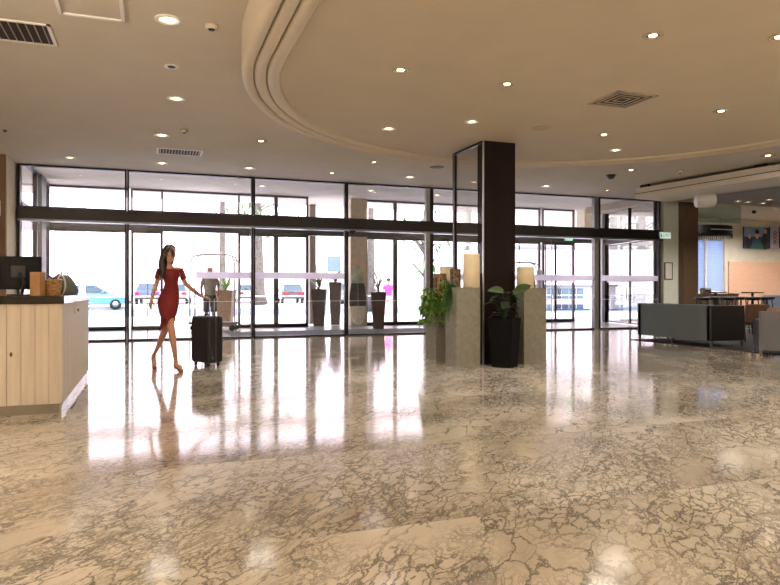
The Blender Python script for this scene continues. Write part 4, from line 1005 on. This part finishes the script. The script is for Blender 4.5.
for i in range(22): z_ = zb+.08+(zt-zb-.16)*i/21; box(b, wx0_+.06, wx1_-.06, VC+.02, VC+.03, z_, z_+.085)
obj('blind_slat', b, glassmat('pale_blue_blind', (.9,.93,1), .2, .75, (190,202,220)), w)
b = nb(); z1_ = ZC(755, 262)
nz_ = 11
for i in range(nz_): box(b, XC(728), 24, VC-.05, VC-.002, z1_*i/nz_+.004, z1_*(i+1)/nz_-.004)
struct('trim_8', b, mat('blush_timber_boards', (214,172,146), .6, var=.05, stretch=(.5,8,8)))
# screens
def screen(px0, px1, py0, py1, label, draw):
    x0, x1 = XC(px0), XC(px1); z1, z0 = ZC(px0, py0), ZC(px0, py1)
    t = thing('wall_poster', label, 'poster', ((x0+x1)/2, VC-.06, (z0+z1)/2)); w, h = (x1-x0)/2, (z1-z0)/2
    b = nb(); box(b, -w, w, -.02, .05, -h, h); obj('backing', b, mat('poster_navy', (44,62,92), .5, var=.4, scale=3), t)
    draw(t, w, h)
def flatell(t, nm, x, z, rx, rz, m, y=-.024): 
    b = nb(); ball(b, (x,y,z), rx, .004, rz, 16, 8); obj(nm, b, m, t, True)
def pic(t, w, h):
    M1 = mat('poster_pale_blue', (126,150,184), .5); M2 = mat('poster_skin', (206,160,150), .5); M3 = mat('poster_dark', (26,30,44), .5); M4 = mat('poster_teal', (44,92,104), .5)
    b = nb(); box(b, -w, w*.55, -.023, -.02, h*.1, h); obj('printed_sky', b, M1, t)
    flatell(t, 'printed_face', .0, h*.3, h*.26, h*.38, M2, -.03); flatell(t, 'printed_hair', .0, h*.58, h*.28, h*.24, M3, -.032)
    b = nb(); loft(b, [[(-.36,-.026,-h),(.36,-.026,-h),(.36,-.03,-h),(-.36,-.03,-h)], [(-.14,-.026,-h*.1),(.14,-.026,-h*.1),(.14,-.03,-h*.1),(-.14,-.03,-h*.1)]]); obj('printed_jacket', b, M4, t)
    flatell(t, 'printed_figure', -w*.62, -h*.5, h*.42, h*.5, M3, -.026); flatell(t, 'printed_face', -w*.6, h*.1, h*.16, h*.22, M2, -.03)
    flatell(t, 'printed_figure', w*.62, -h*.3, h*.4, h*.8, M3, -.026); flatell(t, 'printed_face', w*.66, h*.66, h*.18, h*.26, M2, -.032)
screen(742.5, 767.5, 227, 248.3, 'framed dark blue photo poster of people high on the cafe wall', pic)
def pic2(t, w, h):
    b = nb(); box(b, -w, w, -.024, -.02, -h, h); obj('printed_panel', b, mat('poster_lilac', (196,186,206), .5), t)
    text_obj('lettering', '0006', h*.62, M_black, t, (0,-.028,0), (PI/2, PI/2, 0))
screen(768.5, 777, 227, 248.3, 'narrow pale poster strip with vertical dark numerals', pic2)
def pic3(t, w, h): pass
screen(778, 800, 227, 248.3, 'blue poster cut by the right edge of the picture', pic3)
# fringed pendant
p = Vector(((XV(690,17.6)+XV(730,17.6))/2, 17.6, ZV(710,226,17.6)))
t = thing('fringed_pendant', 'wide black fringed pendant lamp hanging in the cafe', 'pendant lamp', p)
hw = (XV(730,17.6)-XV(690,17.6))/2
b = nb(); loft(b, [ell(0,0,hw,hw*.5,-.3,40), ell(0,0,hw,hw*.5,0,40), ell(0,0,hw-.03,hw*.5-.03,0,40), ell(0,0,hw-.03,hw*.5-.03,-.3,40)], cap=False); obj('shade', b, M_potblack, t)
b = nb(); rnd = random.Random(6)
for i in range(70):
    a = 2*PI*i/70; tube(b, [(hw*math.cos(a), hw*.5*math.sin(a), -.29), (hw*math.cos(a), hw*.5*math.sin(a), -.29-rnd.uniform(.08,.16))], [.012,.006], 5)
obj('fringe', b, M_potblack, t)['kind'] = 'stuff'
b = nb(); box(b, -hw*.45, hw*.6, -hw*.5-.01, -hw*.5+.03, -.17, -.14); obj('pale_band', b, mat('pale_grey_band', (190,186,180), .4), t)  # pale grey band across part of the pendant front
b = nb(); 
for sx in (-.5,.5): tube(b, [(sx*hw,0,-.02),(sx*hw,0,HO-p.z)], .006, 6)
tube(b, [(-hw,0,-.03),(hw,0,-.03)], .01, 6)
obj('suspension_wire', b, M_black, t)
# tables & stools
def btable(px, z, label, wpx=20, h=1.08):
    p = D(px, 290, z); r = wpx*z/F/2
    t = thing('bar_table', label, 'table', (p.x, p.y, .012), group='high cafe tables')
    b = nb(); lathe(b, [(.001,h-.03),(r,h-.03),(r,h),(.001,h)], 28); obj('table_top', b, M_wood, t)
    b = nb(); lathe(b, [(.04,.03),(.035,h-.03)], 14); obj('pedestal', b, M_black, t, True)
    b = nb(); lathe(b, [(.24,0),(.24,.015),(.05,.04)], 24); obj('foot_plate', b, M_black, t)
btable(716, 18.8, 'high round cafe table below the blue window'); btable(752.5, 18.8, 'high round cafe table below the blush timber wall'); 
def stool(px, z, label):
    p = D(px, 290, z); t = thing('bar_stool', label, 'stool', (p.x, p.y, .012), group='black bar stools')
    b = nb(); lathe(b, [(.001,.88),(.15,.88),(.19,.91),(.19,.95),(.16,.965),(.001,.955)], 20); obj('seat', b, M_black, t, True)
    for i in range(4):
        a = PI/4+i*PI/2; obj('leg', tube(nb(), [(.11*math.cos(a), .11*math.sin(a), .89), (.2*math.cos(a), .2*math.sin(a), 0)], .014, 6), M_black, t)
    b = nb(); lathe(b, [(.17,.28),(.185,.28),(.185,.30),(.17,.30),(.17,.28)], 20, cap=False); obj('foot_ring', b, M_steel, t)
for px, z, lab in ((702,16.5,'black bar stool at the left end of the stool row'),(713,17.2,'black bar stool second from the left, under the first high table'),(727,16.6,'black bar stool third from the left, beyond the sofa corner'),(741,17.2,'black bar stool fourth from the left in the row'),(753,16.6,'black bar stool under the second high table'),(767,17.2,'black bar stool at the right end of the row')): stool(px, z, lab)
# banquette / ledge under the window with two rounded chairs
t = thing('cafe_bench', 'brown timber bench cabinet under the blue cafe window', 'cabinet', (XC(690)+.62, VC-.75, .012))
b = nb(); box(b, -.5, .95, 0, .6, 0, .97); obj('cabinet_body', b, mat('brown_bench', (80,62,50), .6), t, bevel=.01); b = nb(); box(b, -.52, .97, -.02, .62, .97, 1.0); obj('cabinet_top', b, M_wood, t, bevel=.004)
def tub(px, z, zb_, label):
    p = D(px, 290, z); t = thing('tub_chair', label, 'chair', (p.x, p.y, zb_), -YAW)
    b = nb(); lathe(b, [(.20,.40),(.24,.42),(.24,.50),(.001,.52)], 20); obj('seat', b, M_frame2, t, True)
    b = nb(); 
    outr = [[(.25*math.cos(a), .25*math.sin(a), z_) for a in [PI*i/12 for i in range(13)]] for z_ in (.46,.75,.84)]
    inr = [[(.21*math.cos(a), .21*math.sin(a), z_) for a in [PI*i/12 for i in range(13)]] for z_ in (.84,.75,.46)]
    loft(b, outr+inr, cap=False, closed=False); obj('backrest', b, mat('taupe_shell', (96,84,76), .6), t, True)
    for i in range(4): a = PI/4+i*PI/2; obj('leg', tube(nb(), [(.15*math.cos(a), .15*math.sin(a), .42), (.2*math.cos(a), .2*math.sin(a), 0)], .013, 6), M_black, t)
tub(722, 19.9, .32+.012-.32, 'taupe tub chair behind the first high table'); 
t = thing('toaster', 'small dark rounded appliance on the bench cabinet', 'appliance', (XC(693)+.1, VC-.5, 1.012))
b = nb(); box(b, -.18, .18, -.12, .12, 0, .22); obj('housing', b, M_frame2, t, bevel=.05); b = nb(); box(b, -.12, .12, -.125, -.115, .05, .15); obj('front_plate', b, M_black, t)
p = D(781, 290, 18.6); t = thing('armchair', 'pale blue-grey armchair at the right edge behind the tan cushions', 'armchair', (p.x, p.y, .012), -YAW)
b = nb(); box(b, -.35, .35, -.3, .3, .2, .46); obj('seat', b, mat('blue_grey_fabric', (120,132,156), .8), t, bevel=.05); b = nb(); box(b, -.35, .35, .2, .34, .44, 1.0); obj('backrest', b, mat('blue_grey_fabric', (0,0,0)), t, bevel=.05)
for lx in (-.3,.3):
    for ly in (-.25,.25): obj('leg', tube(nb(), [(lx,ly,.2),(lx,ly,0)], .02, 8), M_wood, t)
# cafe lamps
for px, py in ((738,201),(748,202),(763,203),(769,199.5),(700,212),(776,209)):
    downlight(px, py, HO if px in (700,776) else 3.515, .16, 'small cafe ceiling spot %s' % {738:'just left of the glass sheet edge',748:'just right of the glass sheet edge',763:'left one of the close pair at the right edge',769:'upper one of the close pair at the right edge',700:'behind the green glass, above the fringed pendant',776:'nearest the poster wall'}[px], 'bright', 30)
p = D(754, 212, 19); t = thing('track_spot', 'small white and black spotlight hanging from the cafe ceiling', 'lamp', p)
b = nb(); tube(b, [(0,0,HO-p.z),(0,0,.03)], .008, 6); obj('stem', b, M_white, t); b = nb(); ball(b, (0,0,0), .06, .06, .05); obj('lamp_head', b, M_black, t, True)

# ================================================================== OUTSIDE
M_pave = mat('pink_white_paving', (232,218,222), .8, var=.03)
M_road = mat('blue_grey_asphalt', (92,108,130), .8, var=.05)
b = nb(); box(b, -60, 80, 22.3, 30.5, -.4, -.02); struct('pavement', b, M_pave)
b = nb(); box(b, -60, 80, VO+.4, 22.3, -.4, -.01); struct('porch_floor', b, mat('porch_paving', (214,204,206), .7))
b = nb(); box(b, -80, 110, 30.5, 43.0, -.4, -.03); struct('road', b, M_road)
b = nb(); box(b, -100, 140, 43.0, 140, -.4, .13); struct('ground', b, mat('far_pale_ground', (176,168,170), .9))
b = nb(); box(b, -100, 140, 42.8, 43.0, -.03, .16); struct('kerb', b, mat('pale_kerb', (236,228,230), .8))
def car(loc, rz, col, label, boxy=0.0):
    t = thing('car', label, 'car', loc, rz, 'cars on the street')
    M_b = mat('car_paint_%d_%d_%d' % col, col, .25, .3, coat=.6); M_g = mat('car_glass', (50,62,74), .08); M_t = mat('tyre_rubber', (24,24,26), .8)
    # x along the car, nose at +x
    prof_ = [(-2.12,.35),(-2.18,.62),(-2.10,.92),(-1.75,1.0),(1.15,.96),(1.95,.80),(2.15,.6),(2.12,.35)]
    b = nb(); rings = []
    for y, s in ((-.86,.93),(-.84,.97),(-.70,1.0),(0,1.02),(.70,1.0),(.84,.97),(.86,.93)):
        rings.append([(x*(s if abs(x) > 1.9 else 1), y, .35+(z-.35)*(s*.98+.02)) for x, z in prof_])
    loft(b, rings); obj('car_body', b, M_b, t, bevel=.03)
    b = nb(); loft(b, [[(-1.95,-.78,.93),(1.05,-.78,.93),(1.05,.78,.93),(-1.95,.78,.93)], [(-1.45-.25*boxy,-.62,1.42),(.25,-.62,1.42),(.25,.62,1.42),(-1.45-.25*boxy,.62,1.42)]]); obj('cabin_glass', b, M_g, t, bevel=.03)
    b = nb(); box(b, -1.47-.25*boxy, .28, -.64, .64, 1.41, 1.47)
    for sx in (-1.35-.25*boxy, -.55, .2):
        for sy in (1,-1): box(b, sx-.04, sx+.04, sy*.63-.03, sy*.63+.03, 1.36, 1.44)
    obj('roof', b, M_b, t, bevel=.03)
    for sx in (1.32,-1.32):
        for sy in (.76,-.76):
            wl = obj('wheel', lathe(nb(), [(.14,-.1),(.30,-.1),(.33,-.06),(.33,.06),(.30,.1),(.14,.1)], 22, mtx=Matrix.Translation((sx,sy,.33)) @ Matrix.Rotation(PI/2, 4, 'X')), M_t, t, True)
            obj('hubcap', lathe(nb(), [(.01,-.105),(.17,-.105),(.17,.105),(.01,.105)], 16, mtx=Matrix.Translation((sx,sy,.33)) @ Matrix.Rotation(PI/2, 4, 'X')), M_steel, wl, True)
    for sy in (.62,-.62):
        obj('headlamp', box(nb(), 2.02,2.14,sy-.15,sy+.15,.62,.74), mat('lamp_lens', (225,225,220), .1), t, bevel=.02); obj('tail_lamp', box(nb(), -2.19,-2.08,sy-.15,sy+.15,.68,.86), mat('tail_lens', (170,30,36), .2), t, bevel=.02)
    for sx in (2.12,-2.2): obj('bumper', box(nb(), sx-.04,sx+.10,-.8,.8,.36,.52), mat('bumper_dark', (50,52,56), .5), t, bevel=.03); 
    obj('number_plate', box(nb(), -2.23,-2.18,-.24,.24,.52,.63), M_white, t)
    for sy in (1,-1): obj('side_mirror', box(nb(), .55,.68,sy*.84-.06,sy*.84+.06,.98,1.1), M_b, t, bevel=.02)
    return t
def onp(px, z, base=0.0): p = D(px, 290, z); return Vector((p.x, p.y, base))
car(onp(290, 51.5, .13), PI/2+.0-YAW*.2, (70,26,40), 'dark red car parked beyond the road, seen between the door frames')
car(onp(150, 49, .13), PI/2-YAW*.3, (64,72,150), 'blue car parked beyond the road behind the woman')
car(onp(178, 49.5, .13), PI/2-YAW*.4, (110,118,130), 'grey parked car partly hidden behind the person in red', 1)
car(onp(92, 39.5, -.03), 0.02, (96,150,176), 'pale teal car driving on the road at the left', 1)
car(onp(246, 54, .13), PI/2, (206,206,214), 'white parked car left of the thick tree trunk')
car(onp(362, 47.5, .13), .05, (120,150,180), 'light blue car parked beyond the surfboard', 1)
# trees
def tree(px, z, r0, h, label, crown=None, name='street_tree', lean=0, leafs=260, cr=2.2, ch=8.0, lm=None, seed=1, r1=.6):
    p = onp(px, z, -.03 if z < 43.5 else .13); rnd = random.Random(seed)
    t = thing(name, label, 'tree', p, group='trees along the street')
    b = nb(); tube(b, [(0,0,0),(lean*.3,0,h*.08),(lean*.6,0,h*.4),(lean,0,h)], [r0*1.25,r0,r0*.85,r0*r1], 12); obj('trunk', b, M_bark, t, True)
    b = nb()
    for i in range(9):
        a = rnd.uniform(0,2*PI); z_ = ch-1.5+rnd.uniform(-1.0,1.5); tube(b, [(lean,0,min(z_-.6,h)),(lean+cr*.5*math.cos(a),cr*.5*math.sin(a),z_),(lean+cr*math.cos(a),cr*math.sin(a),z_-.2)], [.07,.04,.02], 6)
    obj('branch', b, M_bark, t)
    b = nb()
    for i in range(leafs):
        a = rnd.uniform(0,2*PI); rr = cr*math.sqrt(rnd.random())*1.2; z_ = ch-1.0+rnd.uniform(-1.4,2.4)
        leafquad(b, (lean+rr*math.cos(a), rr*math.sin(a), z_), (rnd.uniform(-1,1), rnd.uniform(-1,1), rnd.uniform(-1,.3)), rnd.uniform(.25,.5), .16, .4, seg=2)
    obj('foliage', b, lm or M_leaf, t); return t
tree(261.5, 44.5, .36, 9, 'thick grey leaning tree trunk left of the dark red car', lean=-.35, seed=3, cr=2.4, ch=8.2, leafs=160)
tree(222.5, 27, .14, 8, 'slim pale tree trunk rising above the luggage cart', seed=4, ch=9.5, name='slim_tree', leafs=200, cr=1.5)
tree(371, 36, .22, 9, 'slim trunk just right of the surfboard', seed=5, ch=9, leafs=200)
tree(425, 30, .10, 6.5, 'young leafy tree outside left of the column glass', seed=6, ch=4.2, cr=1.1, leafs=90, name='young_tree')
tree(255, 50, .3, 10, 'tall street tree far behind the glass front', seed=9, ch=7.4, cr=2.6, leafs=220)
# low fence line and hedge
b = nb(); box(b, -60, 90, 29.9, 30.0, .84, .90)
for i in range(60): box(b, -60+2.5*i, -59.95+2.5*i, 29.9, 30.0, -.02, .86)
tag(obj('street_railing', b, mat('pale_railing', (178,178,184), .5)), 'thin pale railing along the pavement edge outside', 'railing')
p = onp(101, 46, .13); t = tag(obj('clipped_hedge', box(nb(), -1.4, 1.4, -.5, .5, 0, 1.7), mat('pale_hedge', (150,166,134), .9, var=.2, scale=8, bump=.8), None, bevel=.15), 'clipped pale green hedge far left across the road', 'hedge'); t.location = p
# far building on the right
p = onp(566, 40, 0); t = thing('far_building', 'low pale building with dark blue windows outside the right doors', 'building', p, -YAW)
b = nb(); box(b, -2.4, 3.0, 0, 3, 0, 1.35); obj('wall', b, mat('far_white_wall', (236,228,232), .8), t)
b = nb(); box(b, -2.6, 3.2, -.3, 3.2, 1.35, 1.46); obj('roof_edge', b, mat('far_grey_edge', (150,150,160), .7), t)
rnd = random.Random(12)
for i in range(5):
    for j in range(2):
        x = -.95+i*.45; z_ = .42+j*.42 if j else .1; f_ = obj('window', box(nb(), x-.19, x+.19, -.04, .02, z_-.08 if j == 0 else z_-.2, z_+.18 if j == 0 else z_+.4), [mat('blue_window_a', (70,110,140), .2), mat('blue_window_b', (110,150,170), .2), mat('blue_window_c', (52,80,104), .2)][rnd.randrange(3)], t)
# pergola / neighbouring building seen through the right clerestory
p = Vector((21, 31, 0)); t = thing('neighbour_block', 'pale neighbouring building with slatted balcony high outside the right doors', 'building', p, math.radians(-25))
b = nb(); box(b, -5, 7, 0, 4, 3.6, 6.2); obj('upper_floor', b, mat('pale_render', (220,214,204), .8), t)
for i in range(8): obj('balcony_slat', box(nb(), -4.8+i*1.5, -4.68+i*1.5, -.2, 0, 3.7, 6.0), mat('slat_grey', (170,170,160), .7), t)
obj('balcony_rail', box(nb(), -5, 7, -.3, -.2, 4.0, 4.12), mat('rail_grey', (150,150,150), .6), t); obj('soffit', box(nb(), -5.5, 7.5, -1.0, 4.2, 6.2, 6.4), mat('pale_render', (0,0,0)), t)
for x in (-4.6, 6.5): obj('post', box(nb(), x-.15, x+.15, 0, .3, 0, 3.6), mat('pale_render', (0,0,0)), t)
# street sign
p = onp(335, 33, 0); t = thing('street_banner', 'blue rectangular street banner above the tall pots', 'banner', p, -YAW)
b = nb(); tube(b, [(-.42,0,-.02),(-.42,0,3.0)], .03, 8); obj('pole', b, M_steel, t); z_a, z_b = CH+(HY-272)/F*33, CH+(HY-256)/F*33
b = nb(); box(b, -.38, .30, -.01, .01, z_a, z_b); obj('banner_cloth', b, mat('blue_banner', (96,112,160), .8), t)

# ================================================================== LIGHT
wd_ = bpy.data.worlds.new('world'); sc.world = wd_; wd_.use_nodes = True
nt = wd_.node_tree; bg = nt.nodes['Background']
tc = nt.nodes.new('ShaderNodeTexCoord'); sep = nt.nodes.new('ShaderNodeSeparateXYZ'); nt.links.new(tc.outputs['Generated'], sep.inputs[0])
rp = nt.nodes.new('ShaderNodeValToRGB'); e = rp.color_ramp.elements
e[0].position = 0.0; e[0].color = (.60,.50,.565,1); e[1].position = .62; e[1].color = (.72,.86,1.0,1); e2 = e.new(.30); e2.color = (.62,.52,.585,1)
nt.links.new(sep.outputs['Z'], rp.inputs['Fac']); nt.links.new(rp.outputs['Color'], bg.inputs['Color'])
bg.inputs['Strength'].default_value = 5.2
s = bpy.data.lights.new('sun', 'SUN'); s.energy = 4.2; s.angle = math.radians(2); s.color = (1,.95,.96)
o = bpy.data.objects.new('sun', s); C.objects.link(o); d = Vector((-.35, .75, -1.25)); o.rotation_euler = d.to_track_quat('-Z', 'Y').to_euler()
# daylight portals at the two glass lines help the sampler
for (cx, cy, cz, sx, sz, rz) in (((XL+XR)/2, VO+.3, 2.1, XR-XL, 4.0, 0),):
    l = bpy.data.lights.new('portal', 'AREA'); l.shape = 'RECTANGLE'; l.size = sx; l.size_y = sz; l.cycles.is_portal = True
    o = bpy.data.objects.new('portal', l); C.objects.link(o); o.location = (cx, cy, cz); o.rotation_euler = (-PI/2, 0, 0)
# ================================================================== CAMERA
cd = bpy.data.cameras.new('camera'); cd.sensor_width = 36; cd.lens = F*36/780; cam = bpy.data.objects.new('camera', cd); C.objects.link(cam)
cam.location = (0, 0, CH); cam.rotation_euler = (PI/2, 0, -YAW); cd.shift_y = (HY-292.5)/780; cd.clip_end = 400
sc.camera = cam
sc.view_settings.view_transform = 'Standard'; sc.view_settings.look = 'None'; sc.view_settings.gamma = 1; sc.view_settings.exposure = 0.62; sc.view_settings.use_curve_mapping = False
sc.cycles.max_bounces = 10; sc.cycles.transparent_max_bounces = 24; sc.cycles.caustics_reflective = False; sc.cycles.caustics_refractive = False
sc.cycles.use_denoising = True; sc.cycles.sample_clamp_indirect = 6
